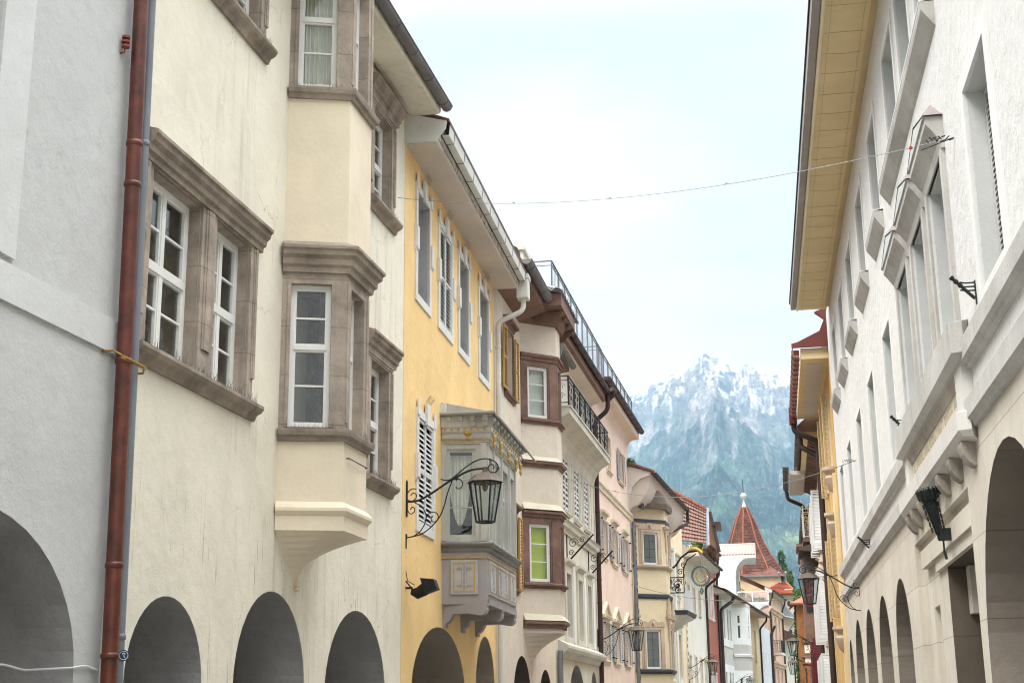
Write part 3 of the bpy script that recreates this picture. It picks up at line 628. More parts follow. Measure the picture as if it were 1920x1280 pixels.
b.lathe((3.24, .5), [(0, 6.72), (.05, 6.74), (.06, 6.8), (.1, 6.84), (.1, 6.9), (0, 6.9)], 12); b.build('gilt_console', GOLD, bay)
RS = fC  # boarded eave of the bay with curled rafter ends
b = MB(fC); P3 = [(3.05, 0), (3.0, 1.28), (7.15, 1.28), (7.1, 0)]
b.prism([(3.08, -.02), (3.03, 1.0), (7.1, 1.0), (7.05, -.02)], 'z', 7.16, 7.19)
b.sweep([(3.08, 0), (3.2, .9), (6.9, .9), (7.02, 0)], [(-.1, 6.96), (.02, 6.96), (.04, 7.16), (-.1, 7.16)])
bs = b.build('bay_soffit', GW, bay)
b = MB(fC)
for k in range(10):
    s = 3.2+k*.4; pr = [(.86, 7.16), (1.03, 7.16), (1.04, 7.12), (1.01, 7.08), (.98, 7.09), (.97, 7.04), (.93, 7.03), (.91, 6.97), (.86, 6.96)]
    b.prism(pr, 's', s, s+.15); b.cut()
for k in range(4):
    dd = .1+k*.24; b.prism([(3.14, 6.98), (3.14, 7.16), (3.04, 7.16), (3.05, 7.08), (3.1, 7.05), (3.11, 6.98)], 'd', dd, dd+.09); b.cut()
b.build_each('rafter_end', GW, bs)
ROOF_Z = mat('bay_zinc', (.33, .32, .30), rough=.6, metal=.25, var=.15, streak=.4)
b = MB(fC); b.add([(3.0, 0, 7.22), (2.96, 1.05, 7.2), (7.2, 1.05, 7.2), (7.16, 0, 7.22), (3.1, 0, 7.46), (7.0, 0, 7.46)], [(0, 1, 4), (1, 2, 5, 4), (2, 3, 5), (0, 3, 2, 1), (0, 4, 5, 3)])
b.tube([(3.0, .0, 7.21), (2.96, 1.06, 7.2), (7.2, 1.06, 7.2), (7.16, 0, 7.21)], .035, 8); b.tube([(7.2, 1.06, 7.2), (8.3, 1.08, 7.16)], .022, 6); b.build('bay_roof', ROOF_Z, bay)
b = MB(fC); b.prism([(2.98, 7.2), (3.35, 7.26), (3.1, 7.38), (2.98, 7.42)], 'd', .0, .12); b.build('flashing', GYT, bay)

# ------------------------------------------------------------------ beige house with brown oriel
fD = Fac((-5.87, 32.1), .5); LD = 9.65; rD = root_at(fD, 'beige_house', 'beige house with red-brown trimmed oriel, ochre shutters and a brown wooden eave')
PD = mat('beige_render', (.66, .585, .49), bump=.8, bscale=24, var=.05, vscale=.8, streak=.2, scol=(.48, .40, .33))
BR = mat('red_brown_stone', (.205, .125, .10), bump=.6, bscale=40, var=.18, vscale=2, streak=.4, speck=.3)
BW = mat('brown_wood', (.205, .12, .09), rough=.75, bump=.5, bscale=25, var=.15, streak=.3)
OCH = mat('ochre_shutter', (.50, .29, .075), rough=.6, var=.1)
LED = mat('pale_ledge', (.62, .57, .45), bump=.3, var=.08, streak=.3)
w = window(rD, fD, 1.45, 2.5, 9.35, 11.0, rec=.3, surround='flat', smat=BR, sw=.12, sd_=.03, m=BW, sill=.14, hood=.14)
for a, e in ((.93, 1.40), (2.55, 3.02)): louvre(fD, a, e, 9.35, 10.95, .05, .04, .08).build('shutter', OCH, w)
w = window(rD, fD, 2.1, 2.75, 4.6, 6.4, rec=.3, surround='flat', smat=BR, sw=.1, sd_=.03, m=BW, sill=.14, hood=.14)
louvre(fD, 2.8, 3.3, 4.6, 6.4, .05, .04, .08).build('shutter', OCH, w)
OD = [(3.7, 0), (4.45, .85), (5.2, .85), (5.95, 0)]
dN, dF, dX = fD.sub(OD[0], OD[1]), fD.sub(OD[1], OD[2]), fD.sub(OD[2], OD[3])
b = MB(fD)
for z0, z1 in ((3.62, 4.76),): b.prism([(a, d-.03 if d == 0 else d) for a, d in OD], 'z', z0, z1)
pts = []; cx = 4.83
for i in range(10):
    t = i/9; k = t**2.9*.95+.05*t; z = 2.55+1.07*t
    for (s, d) in OD: pts.append((cx+(s-cx)*(k if d else t**1.0), d*k if d else -.03, z))
b.add(pts, [(i*4+j, i*4+j+1, i*4+j+5, i*4+j+4) for i in range(9) for j in range(3)]+[(0, 1, 2, 3)])
oD = b.build('oriel', PD, rD)
b = MB(fD)
for z0, z1 in ((6.72, 9.02), (10.9, 11.9)): b.prism([(a, d-.03 if d == 0 else d) for a, d in OD], 'z', z0, z1).cut()
b.build_each('oriel_wall', PD, oD)
def band(z0, z1, o, m, nm, par=oD, path=OD, fac=fD, top=.06):
    return MB(fac).sweep(path, [(-.03, z0), (o*.35, z0), (o*.45, z0+(z1-z0)*.45), (o, z0+(z1-z0)*.65), (o, z1), (-.03, z1+top)]).build(nm, m, par)
band(3.72, 3.9, .12, BR, 'base_moulding'); MB(fD).sweep(OD, [(-.02, 3.92), (.13, 3.92), (-.02, 4.1)]).build('ledge', LED, oD)
band(4.72, 4.84, .11, BR, 'oriel_sill'); band(6.55, 6.7, .1, BR, 'oriel_cornice'); MB(fD).sweep(OD, [(-.02, 6.74), (.12, 6.74), (-.02, 6.93)]).build('ledge', LED, oD)
band(7.85, 8.0, .11, BR, 'string_moulding'); MB(fD).sweep(OD, [(-.02, 8.02), (.12, 8.02), (-.02, 8.16)]).build('ledge', LED, oD)
band(9.0, 9.12, .11, BR, 'oriel_sill'); band(10.72, 10.88, .09, BR, 'oriel_cornice')
LIME = mat('lime_blind', (.55, .68, .06), rough=.7, var=.08); LACE = mat('lace_blind', (.78, .79, .78), var=.06)
for (z0, z1, cm) in ((4.84, 6.56, LIME), (9.12, 10.75, LACE)):
    for f, (a, e) in ((dN, (.22, .86)), (dF, (.16, .6)), (dX, (.25, .85))):
        f.holes = []
        w = window(oD, f, a, e, z0+.06, z1-.18, rec=.1, cols=1, transom=None, bars=(2, 0), pane=G, fw=.055)
        MB(f).box(a, e, -.2, -.18, z0+.06+(.0 if cm is LACE else .03), z1-.18).build('blind', cm, w)
        b = MB(f); b.wall(rect(0, f.L, z0, z1), f.holes); b.box(.0, a-.04, -.01, .02, z0+.05, z1-.1); b.box(e+.04, f.L, -.01, .02, z0+.05, z1-.1); b.build('stone_face', BR, oD)
fD.holes += [(arch(3.45, 1.25, 0, 1.95, 1.08), 1.0, 'arch'), (arch(7.2, 1.1, 0, 1.85, .95), 1.0, 'arch')]
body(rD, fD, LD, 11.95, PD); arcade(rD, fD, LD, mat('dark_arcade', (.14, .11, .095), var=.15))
b = MB(fD); b.prism([(-.2, 11.62), (.72, 11.95), (.72, 12.18), (-.2, 12.3)], 's', .02, 3.6).cut(); b.prism([(-.2, 11.62), (.5, 11.75), (.5, 12.0), (-.2, 12.3)], 's', 6.1, LD)
b.build_each('eave', BW, rD)
gutter(rD, fD, -.1, 3.5, .84, 12.22, .125); gutter(rD, fD, 6.2, LD, .62, 11.9, .1)
b = MB(fD); CP = [(3.1, -.05), (3.35, 1.15), (5.95, 1.15), (6.3, -.05)]
b.prism(CP, 'z', 12.0, 12.16); b.sweep(CP, [(-.02, 12.02), (.03, 12.02), (.03, 12.34), (-.02, 12.34)]); b.sweep([(3.72, 0), (4.42, .88), (5.22, .88), (5.95, 0)], [(-.05, 11.72), (.05, 11.72), (.12, 11.85), (.16, 12.0), (-.05, 12.0)])
for s in (3.75, 4.45, 5.2, 5.85): b.prism([(.4, 11.98), (1.14, 11.98), (1.14, 11.9), (1.0, 11.84), (.9, 11.7), (.84, 11.68), (.4, 11.7)], 's', s, s+.1)
cn = b.build('oriel_canopy', BW, oD)
b = MB(fD); n = 11   # corrugated tiles over the canopy
pts = []
for i in range(n*6+1):
    t = i/(n*6); s = 3.05+3.35*t; w_ = .075*abs(math.sin(math.pi*n*t)); pts += [(s, 1.24, 12.36+w_), (s, -.2, 12.8+w_), (s, 1.24, 12.33+w_), (s, -.2, 12.77+w_)]
b.add(pts, [(4*i, 4*i+4, 4*i+5, 4*i+1) for i in range(n*6)]+[(4*i, 4*i+4, 4*i+6, 4*i+2) for i in range(n*6)]+[(4*i+2, 4*i+6, 4*i+7, 4*i+3) for i in range(n*6)])
pts = []
for i in range(31):
    t = i/30; d = -.1+1.34*t; w_ = .075*abs(math.sin(math.pi*5*t)); pts += [(3.02, d, 12.37+w_), (3.9, d, 12.56+w_), (3.02, d, 12.34+w_)]
b.add(pts, [(3*i, 3*i+3, 3*i+4, 3*i+1) for i in range(30)]+[(3*i, 3*i+3, 3*i+5, 3*i+2) for i in range(30)]); b.build('canopy_tiles', mat('grey_tile', (.33, .33, .34), bump=.4, var=.2), cn)
pipe(rD, fD, [(6.35, .62, 11.8), (6.35, .62, 11.35), (5.7, .12, 11.1), (5.7, .12, 9.7)], .07, ZINC)
hp = MB(fD); hp.lathe((6.35, .62), [(.08, 11.35), (.14, 11.55), (.15, 11.8), (.13, 11.8)], 14); hp.build('hopper_head', ZINC, rD, smooth=True)
pipe(rD, fD, [(LD-.35, .1, 3.4), (LD-.35, .1, .05)], .07, ZPIPE); pipe(rD, fD, [(LD-.16, .1, 3.4), (LD-.16, .1, .05)], .06, BPIPE)
MB(fD).prism([(.7, 12.2), (.7, 12.28), (-4, 14.4), (-4, 14.3)], 's', 0, 3.4).build('roof', TILE_D, rD)
MB(fD).prism([(.4, 12.0), (.4, 12.08), (-4, 14.2), (-4, 14.1)], 's', 3.4, LD).build('roof', TILE_D, rD)
b = MB(fD); b.prism([(.66, 12.22), (.62, 12.52), (.2, 12.78), (-.4, 13.0), (-.4, 12.4)], 's', -.12, .25); b.build('verge_tiles', mat('slate_verge', (.06, .055, .055), bump=.5, var=.3, speck=.3), rD)
CH = mat('chimney_render', (.58, .56, .47), bump=.5, var=.08)
for (x0, x1, yt, yb, dd) in ((980, 1006, 462, 620, .1),):
    s0, zt = fD.pt(x0, yt, dd); s1, _ = fD.pt(x1, yt+25, dd); s1 = min(s1, s0+1.6); b = MB(fD); b.box(s0, s1, dd-.9, dd, 12.2, zt-.1); b.box(s0-.06, s1+.06, dd-.96, dd+.06, zt-.1, zt); b.build('chimney', CH, rD)
def railing(root, fac, s0, s1, d, z0, z1, m=IRON, pitch=.12, posts=1.2, name='railing', ret=None, r=.012, flat=False):
    b = MB(fac); b.box(s0, s1, d-.02, d+.02, z1-.03, z1); b.box(s0, s1, d-.015, d+.015, z0, z0+.025)
    b.box(s0, s1, d-.012, d+.012, z1-.16, z1-.14)
    n = int((s1-s0)/pitch)
    for i in range(n+1):
        s = s0+(s1-s0)*i/n; b.box(s-r*.6, s+r*.6, d-r*.6, d+r*.6, z0, z1-.03)
        if i % max(1, int(posts/pitch)) == 0: b.box(s-.02, s+.02, d-.02, d+.02, z0-.12, z1)
    if ret:
        for s in ((s0, s1) if ret[1] else (s0,)):
            b.box(s-.02, s+.02, d-ret[0], d, z1-.03, z1); b.box(s-.015, s+.015, d-ret[0], d, z0, z0+.025); b.box(s-.012, s+.012, d-ret[0], d, z1-.16, z1-.14)
            k = int(ret[0]/(pitch*1.8))
            for i in range(1, k+1): dd = d-ret[0]*i/k; b.box(s-r*.6, s+r*.6, dd-r*.6, dd+r*.6, z0, z1-.03)
    return b.build(name, m, root)

# ------------------------------------------------------------------ white house with shuttered first floor and long iron balcony
fE = Fac((-5.79, 41.7), 1.5); LE = 8.55; rE = root_at(fE, 'balcony_house', 'off-white house with a long iron balcony over closed louvred shutters')
PE = mat('off_white_render', (.62, .60, .51), bump=.6, bscale=20, var=.06, streak=.25, scol=(.45, .43, .36))
TE = mat('grey_white_trim', (.58, .57, .50), bump=.4, bscale=30, var=.07, streak=.3)
for a, e in ((1.4, 2.55), (3.75, 4.8), (5.95, 6.95)):
    w = window(rE, fE, a, e, 7.72, 9.6, rec=.14, pitch=.17, shutters='closed', shm=SHW, surround='flat', smat=TE, sw=.12, sd_=.03, sill=.12)
    for q in (a-.75, e+.3): MB(fE).frame(q, q+.4, 7.8, 9.5, [(0, -.002), (0, .025), (.05, .025), (.05, -.002)]).build('wall_panel', TE, w)
for a, e in ((1.65, 2.6), (4.05, 4.95), (6.15, 7.0)):
    w = window(rE, fE, a, e, 3.9, 5.82, rec=.4, cols=1, transom=.6, pane=PG, surround='flat', smat=TE, sw=.2, sd_=.05, hood=.22)
    MB(fE).box(e+.3, e+.72, .0, .06, 3.75, 6.0).build('pilaster', mat('white_pilaster', (.72, .72, .69), var=.04, streak=.25), w)
fE.holes += [(arch(3.6, 1.5, 0, 2.0, 1.1), .9, 'arch'), (arch(7.4, .8, 0, 2.0, 1.0), .9, 'arch')]
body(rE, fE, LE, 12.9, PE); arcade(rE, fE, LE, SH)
MB(fE).sweep([(0.1, 0), (LE, 0)], [(-.01, 7.0), (.06, 7.0), (.08, 7.12), (.16, 7.16), (.18, 7.28), (.24, 7.34), (-.01, 7.4)]).build('curved_moulding', TE, rE)
MB(fE).sweep([(0.05, 0), (LE, 0)], [(-.01, 3.2), (.08, 3.22), (.12, 3.34), (.25, 3.4), (.3, 3.5), (.3, 3.58), (-.01, 3.74)]).build('cornice', TE, rE)
b = MB(fE)
for s in (2.0, 6.7):
    b.box(s-.03, s+.03, .0, .03, 6.0, 7.1); b.tube([(s, .02, 6.15), (s, .85, 7.0)], .03, 6)
    for (c0, cz, r0) in ((.22, 6.75, .16), (.5, 6.85, .1), (.15, 6.45, .09)):
        b.tube([(s, c0+r0*(1-t/28)*math.cos(t*.42), cz+r0*(1-t/28)*math.sin(t*.42)) for t in range(24)], .012, 5)
    b.cut()
b.build_each('awning_bracket', IRON, rE)
# balcony
b = MB(fE); pr = [(-.02, 9.75), (.05, 9.82)]+[(.05+.62*math.sin(t), 10.42-.6*math.cos(t)) for t in [i*math.pi/2/8 for i in range(1, 8)]]+[(.74, 10.42), (.74, 10.5), (-.02, 10.5)]
pr = [(-.02, 9.35), (.04, 9.5), (.1, 9.72), (.2, 9.93), (.34, 10.1), (.5, 10.2), (.62, 10.25), (.64, 10.25), (.64, 10.45), (-.02, 10.45)]
b.prism(pr, 's', -.9, 8.3); b.box(-.92, 8.32, -.02, .68, 10.45, 10.5); bal = b.build('balcony', mat('balcony_stone', (.56, .54, .47), bump=.6, var=.1, streak=.4), rE)
rl = railing(bal, fE, -.85, 8.25, .6, 10.58, 11.42, pitch=.19, ret=(.62, True), r=.011)
b = MB(fE)
def scr(b, f_s, f_z, r0, turns=1.3, sg=1, axis='s', k0=0., rad=.008):
    pts = []
    for i in range(14):
        t = i/13; a = t*turns*6.283*sg; r = r0*(1-t*.8)
        pts.append((f_s+r*math.cos(a), k0, f_z+r*math.sin(a)) if axis == 's' else (k0, f_s+r*math.cos(a), f_z+r*math.sin(a)))
    b.tube(pts, rad, 4)
for i in range(22):
    s = -.7+i*.41; scr(b, s, 10.82, .11, sg=1, k0=.6); scr(b, s+.1, 11.1, .1, sg=-1, k0=.6)
for i in range(2):
    for z in (10.8, 11.1): scr(b, .15+i*.25, z, .1, sg=1 if i else -1, axis='d', k0=-.85)
b.build('scrollwork', IRON, bal)
w = window(rE, fE, .6, 1.6, 10.5, 12.3, rec=.15, cols=1, bars=(2, 2), holed=False); 
gutter(rE, fE, -.3, LE-.1, .62, 12.95, .1, BPIPE)
b = MB(fE); b.prism([(-.2, 12.45), (.4, 12.62), (.4, 12.9), (-.2, 12.95)], 's', -.6, LE); b.build('eave', PD, rE)
b = MB(fE); b.prism([(.4, 12.6), (.52, 12.64), (.52, 12.95), (.4, 12.95)], 's', -.6, LE); b.build('fascia', BW, rE)
b = MB(fE); b.box(-1.2, LE, -2.2, .3, 12.96, 13.3); b.build('roof_parapet', CH, rE)
tr = railing(rE, fE, -2.4, LE-.05, .42, 13.35, 14.55, m=mat('terrace_railing_paint', (.11, .12, .135), rough=.6, metal=.3, var=.05), pitch=.24, ret=(1.2, False), name='terrace_railing', r=.009)
b = MB(fE)
for i in range(44): s = -2.3+i*.245; scr(b, s, 14.47, .05, sg=1, k0=.42, rad=.007)
b.build('scrollwork', MATS['terrace_railing_paint'], tr)
pipe(rE, fE, [(LE-.02, .6, 12.9), (LE-.02, .6, 12.3), (LE-.05, .12, 11.9), (LE-.05, .12, .05)], .085, BPIPE, [(LE-.05, .12, z) for z in (4.2, 5.4, 6.2, 8.6, 10.8)])
b = MB(fE); b.tube([(LE-.1, .75, 13.05), (LE, .8, 13.0), (LE+.1, .75, 12.85), (LE+.05, .6, 12.7)], .1, 10).build('gutter_elbow', BPIPE, rE, smooth=True)

# ------------------------------------------------------------------ pink house
fF = Fac((-5.57, 50.2), 2.1); LF = 10.5; rF = root_at(fF, 'pink_house', 'pale pink house with grey open shutters, small pediments and a roof terrace railing')
PF = mat('pink_render', (.74, .58, .48), bump=.5, bscale=20, var=.05, streak=.2, scol=(.6, .42, .33))
TF = mat('cream_trim', (.66, .58, .44), bump=.3, var=.07, streak=.3)
SF = mat('blue_grey_shutter', (.40, .42, .43), rough=.6, var=.08)
for a, e in ((1.6, 2.75), (4.45, 5.6), (7.65, 8.75)):
    w = window(rF, fF, a, e, 7.25, 8.6, rec=.2, surround='flat', smat=TF, sw=.1, sd_=.03, sill=.16, hood=.2, shutters='open', shm=SF)
    w = window(rF, fF, a, e, 3.5, 4.85, rec=.2, surround='flat', smat=TF, sw=.1, sd_=.03, sill=.16, hood=.14, shutters='open', shm=SF)
    c = .5*(a+e); b = MB(fF); b.prism([(a-.45, 5.08), (e+.45, 5.08), (c, 5.52)], 'd', -.01, .03); b.box(a-.5, e+.5, -.01, .14, 4.98, 5.08); b.prism([(a-.5, 5.081), (a-.42, 5.081), (c, 5.5), (c, 5.6)], 'd', -.01, .12); b.prism([(e+.5, 5.081), (e+.42, 5.081), (c+.001, 5.5), (c+.001, 5.6)], 'd', -.01, .12); b.build('pediment', TF, w)
    b = MB(fF)
    for s in (a-.53, e+.53):
        for z in (3.6, 4.75, 7.35, 8.5): b.box(s-.03, s+.03, .08, .16, z, z+.05)
    b.build('shutter_hook', IRON, w)
window(rF, fF, 3.7, 4.7, 10.75, 12.1, rec=.2, surround='flat', smat=TF, sw=.14, sd_=.03, sill=.12)
window(rF, fF, 7.1, 8.2, 10.85, 12.1, rec=.2, surround='flat', smat=TF, sw=.12, sd_=.03, sill=.12, shutters='open', shm=SF)
fF.holes += [(arch(3, 1.4, 0, 1.6, 1.0), .9, 'arch'), (arch(7.3, 1.4, 0, 1.6, 1.0), .9, 'arch')]
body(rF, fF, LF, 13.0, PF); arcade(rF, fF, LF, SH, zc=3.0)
MB(fF).sweep([(0.05, 0), (LF, 0)], [(-.01, 9.62), (.05, 9.62), (.06, 9.75), (.12, 9.82), (.12, 9.9), (-.01, 9.98)]).build('string_course', TF, rF)
b = MB(fF); cv = [(0, 13.0), (0, 12.75), (.03, 12.9), (.08, 13.02), (.16, 13.1), (.28, 13.14), (.45, 13.15), (.5, 13.18), (.5, 13.4), (-.3, 13.5)]; b.prism(cv, 's', .02, LF); b.build('eave', mat('pale_pink_eave', (.72, .60, .50), bump=.3, var=.05), rF)
gutter(rF, fF, -.2, LF+.05, .62, 13.5, .12, BPIPE)
MB(fF).prism([(.5, 13.4), (.52, 13.5), (-3, 13.7), (-3, 13.5)], 's', .02, LF).build('roof', TILE_D, rF)
railing(rF, fF, .1, LF-.6, .3, 13.75, 14.75, m=MATS['terrace_railing_paint'], pitch=.24, ret=(1.4, False), name='terrace_railing', r=.009)
b = MB(fF); b.box(.1, 3.0, -.9, -.4, 13.4, 14.3); b.build('rooftop_planter', mat('orange_planter', (.4, .13, .05), var=.2), rF)
# dashed drainpipe between the pink and the baroque house
pp = pipe(rF, fF, [(LF+.08, .14, 9.6), (LF+.08, .14, .05)], .085, ZPIPE)
b = MB(fF)
for k in range(30): z = .6+k*.3; b.box(LF-.01+.05*(k % 2), LF+.06+.05*(k % 2), .225, .232, z, z+.16)
b.build('pipe_dashes', mat('dark_dash', (.03, .035, .045), var=0), pp)

# ------------------------------------------------------------------ baroque oriel house
fG = Fac((-5.19, 60.6), 4.0); LG = 18.4; rG = root_at(fG, 'baroque_oriel_house', 'cream baroque house with stucco-framed oriel under a deep curved eave')
PG_ = mat('butter_render', (.72, .61, .42), bump=.4, bscale=20, var=.05, streak=.25, scol=(.5, .42, .3))
TG = mat('stucco_trim', (.52, .41, .31), bump=.8, bscale=25, var=.14, streak=.4)
DKS = mat('slate_band', (.06, .065, .075), rough=.6, var=.1)
OG = [(1.05, 0), (2.1, 1.2), (3.3, 1.2), (4.3, 0)]
gN, gF, gX = fG.sub(OG[0], OG[1]), fG.sub(OG[1], OG[2]), fG.sub(OG[2], OG[3])
def zG(y, x=1225): return gN.pt(x, y)[1]
zz = {k: zG(v) for k, v in dict(bot=1290, s0=1262, w0a=1255, w0b=1180, c0=1150, m=1122, m2=1115, s1=1066, w1a=1060, w1b=998, c1=980, c1b=974, top=955).items()}
oG = MB(fG).prism(OG, 'z', zz['bot']-1.0, zz['s0']).build('oriel', PG_, rG); b = MB(fG); b.prism(OG, 'z', zz['c0'], zz['s1']).cut(); b.prism(OG, 'z', zz['c1'], zz['top']+.2); b.build_each('oriel_wall', PG_, oG)
for z in (zz['s0'], zz['s1']): MB(fG).sweep(OG, [(-.02, z-.02), (.06, z-.02), (.16, z+.08), (.16, z+.15), (-.02, z+.2)]).build('oriel_sill', TG if z > 5 else DKS, oG)
MB(fG).sweep(OG, [(-.02, zz['m']), (.05, zz['m']), (.1, zz['m']+.08), (.1, zz['m2']+.02), (-.02, zz['m2']+.06)]).build('slate_band', DKS, oG)
MB(fG).sweep(OG[:3], [(-.02, zz['c1']), (.06, zz['c1']), (.06, zz['c1b']), (-.02, zz['c1b'])]).build('slate_band', DKS, oG)
for (za, zb, ta, tb) in ((zz['s0']+.1, zz['c0'], zz['w0a'], zz['w0b']), (zz['s1']+.1, zz['c1'], zz['w1a'], zz['w1b'])):
    for f in (gN, gF, gX):
        f.holes = []; l = f.L; c = .5*l; hw = .24*l if f is gN else .26*l
        w = window(oG, f, c-hw, c+hw, ta+.05, tb, rec=.06, cols=1, transom=None, bars=(0, 0), pane=PG, fw=.05)
        b = MB(f)
        for q in (.25, .5, .75): b.box(c-hw+.06, c+hw-.06, -.052, -.042, ta+(tb-ta)*q-.008, ta+(tb-ta)*q+.008)
        b.box(c-.008, c+.008, -.052, -.042, ta+.1, tb-.05); b.build('leading', IRON, w)
        b = MB(f); b.wall(rect(0, l, za, zb), f.holes); b.build('oriel_face', PG_, oG)
        b = MB(f); b.frame(c-hw, c+hw, ta+.0, tb, [(0, -.01), (0, .05), (.09, .05), (.12, .02), (.2, .02), (.2, -.01)], 'LRT')
        top = [(c-hw-.22, tb+.12)]+[(c-hw-.2+(2*hw+.4)*t, tb+.3+.12*math.sin(t*math.pi)**2+.05*math.sin(t*math.pi*5)) for t in [i/20 for i in range(21)]]+[(c+hw+.22, tb+.12)]
        b.prism(top, 'd', -.01, .055); b.lathe((c, .06), [(.0, tb+.15), (.06, tb+.2), (.08, tb+.28), (.03, tb+.36), (0, tb+.38)], 8); b.build('stucco_frame', TG, w)
for (s, d) in ((.55, .1), (2.1, 1.25), (3.35, 1.25)):   # stucco capitals at the corners
    for z in (zz['c1']-.35, zz['c0']-.3):
        b = MB(fG); b.lathe((s, d), [(.03, z-.9), (.05, z-.6), (.04, z-.3), (.08, z-.1), (.07, z+.05), (.15, z+.1), (.16, z+.2), (0, z+.22)], 10)
        if z < 7: b.lathe((s, d), [(.1, z+.2), (.13, z+.4), (.06, z+.6), (.09, z+.75), (.04, z+1.0), (0, z+1.15)], 8)
        b.build('stucco_capital', TG, oG, smooth=True)
window(rG, fG, .2, .8, zz['w1a'], zz['w1b']-.1, rec=.2, cols=1, surround='flat', smat=TG, sw=.12, sd_=.04, sill=.14)
window(rG, fG, .2, .8, zz['w0a'], zz['w0b'], rec=.2, cols=1, surround='flat', smat=TG, sw=.12, sd_=.04)
for k in range(4):
    a = 6.0+k*3.0
    w = window(rG, fG, a, a+1.1, 7.6, 9.3, rec=.2, cols=1, surround='moulded', smat=TE, sw=.3, sd_=.07, sill=.14, hood=.2)
    w = window(rG, fG, a, a+1.1, 3.4, 5.6, rec=.2, cols=1, surround='moulded', smat=TE, sw=.3, sd_=.07, hood=.2)
    MB(fG).box(a-.9, a-.5, 0, .08, 2.4, 10).build('pilaster', MATS['white_pilaster'], w)
body(rG, fG, LG, 11.6, PG_)
# barrel-shaped eave with arched end
b = MB(fG)
pr = [(-.2, 9.7), (0, 9.95)]+[(1.0*math.sin(t)*.95, 11.45-1.3*math.cos(t)+.0) for t in [i*math.pi/2/9 for i in range(1, 9)]]+[(1.0, 11.5), (1.05, 11.5), (1.05, 11.62), (-.2, 12.0)]
b.prism(pr, 's', -.3, 11.6); b.build('curved_eave', EV, rG)
b = MB(fG); b.prism([(-.2, 9.9), (0, 10.0), (.2, 11.0), (.55, 11.35), (1.0, 11.5), (1.03, 11.62), (-.2, 12.0)], 's', -.42, -.31); b.build('eave_end_wall', mat('white_eave_wall', (.64, .60, .55), var=.06, bump=.3), rG)
b = MB(fG); b.tube([(-.45, -1.2, 12.35), (-.45, -.2, 12.08), (-.45, .3, 11.95), (-.45, .75, 11.78), (-.45, 1.05, 11.68), (-.42, 1.2, 11.6)], .08, 8); b.build('verge_tiles', TILE_D, rG)
b = MB(fG); b.prism([(1.1, 11.58), (1.1, 11.68), (-3, 13.0), (-3, 12.9)], 's', -.4, 11.6); b.build('roof', TILE_D, rG)
gutter(rG, fG, -.3, 11.7, 1.15, 11.6, .11, BPIPE)
pipe(rG, fG, [(11.6, 1.15, 11.5), (11.6, 1.15, 10.9), (9.8, .1, 10.1), (9.8, .1, .05)], .08, BPIPE)
# little tiled hood with mask over the oriel
b = MB(fG); n = 10; pts = []
for i in range(n+1):
    t = i/n; a = math.pi*.5*t; q = .75*math.sin(a); pts += [(1.15+.9*t*0, .15, zz['top']+.2+q), (1.95+.25*(1-math.cos(a)), 1.35-.6*(1-math.cos(a)), zz['top']+.2+q), (3.9, 1.35-.6*(1-math.cos(a)), zz['top']+.2+q)]
b.add(pts, [(3*i, 3*i+1, 3*i+4, 3*i+3) for i in range(n)]+[(3*i+1, 3*i+2, 3*i+5, 3*i+4) for i in range(n)]); b.sweep([(1.0, .2), (1.7, 1.25), (3.5, 1.25)], [(-.1, zz['top']), (.1, zz['top']), (.16, zz['top']+.2), (-.1, zz['top']+.24)])
b.build('oriel_roof', mat('grey_brown_tile', (.2, .16, .13), bump=1.0, bscale=30, var=.2, speck=.4), oG)
b = MB(fG); b.prism([(0, zz['top']+.1), (.5, zz['top']-.15), (.55, zz['top']+.1), (.1, zz['top']+.6)], 's', .1, .7); b.build('side_cornice', DKS, rG)

# ------------------------------------------------------------------ following houses, smaller and smaller
def plain_house(name, label, P0, ang, L, H, m, rows, side=1, over=.6, gut=BPIPE, roofm=TILE, eavem=EV, dp=(), wm=WP, sur=TF, sw=.12, pane=DG, depth=9, eth=.2, slope=.5, shutters=None, shm=None, sill=.12, arches=(), zeave=None, pitch_h=None):
    f = Fac(P0, ang, side); r = root_at(f, name, label)
    for (z0, z1, xs) in rows:
        for a, e in xs: window(r, f, a, e, z0, z1, rec=.18, cols=2 if e-a > .8 else 1, surround='flat', smat=sur, sw=sw, sd_=.04, sill=sill, m=wm, pane=pane, shutters=shutters, shm=shm)
    for c, hw, zs, ri in arches: f.holes.append((arch(c, hw, 0, zs, ri), .8, 'arch'))
    body(r, f, L, H, m, depth)
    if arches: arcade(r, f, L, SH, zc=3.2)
    eave(r, f, 0.01, L, H-.02, over, eth, eavem, slope, roof=roofm, depth=depth*.5)
    if gut: gutter(r, f, 0, L, over+.13, H+eth-.02, .1, gut, 1.5)
    for s in dp: pipe(r, f, [(s, over, H+.1), (s, over, H-.25), (s-.1*0, .12, H-.9), (s, .12, .05)], .08, gut or BPIPE)
    return f, r
GREYW = mat('lime_white_render', (.66, .63, .56), bump=.4, var=.05, streak=.2, scol=(.5, .47, .4))
P_H = fG.P0+fG.u*LG
fH, rH = plain_house('white_low_eave_house', 'off-white house with flat white eave and rows of small windows, beside the red house', P_H, 4.3, 10.4, 10.0, GREYW,
    [(3.2, 4.7, ((1.0, 1.9), (3.6, 4.5), (6.2, 7.1), (8.4, 9.3))), (7.2, 8.6, ((1.4, 2.3), (4.0, 4.9), (6.6, 7.5)))], over=.95, roofm=None, dp=(9.9,))
b = MB(fH); b.box(-.02, .35, .0, .06, .0, 9.9); hq = b.build('quoin_strip', TF, rH)
b = MB(fH)
for k in range(24): b.box(.0+.12*(k % 2), .2+.12*(k % 2), .058, .075, .5+k*.38, .68+k*.38)
b.build('quoins', DKS, hq)
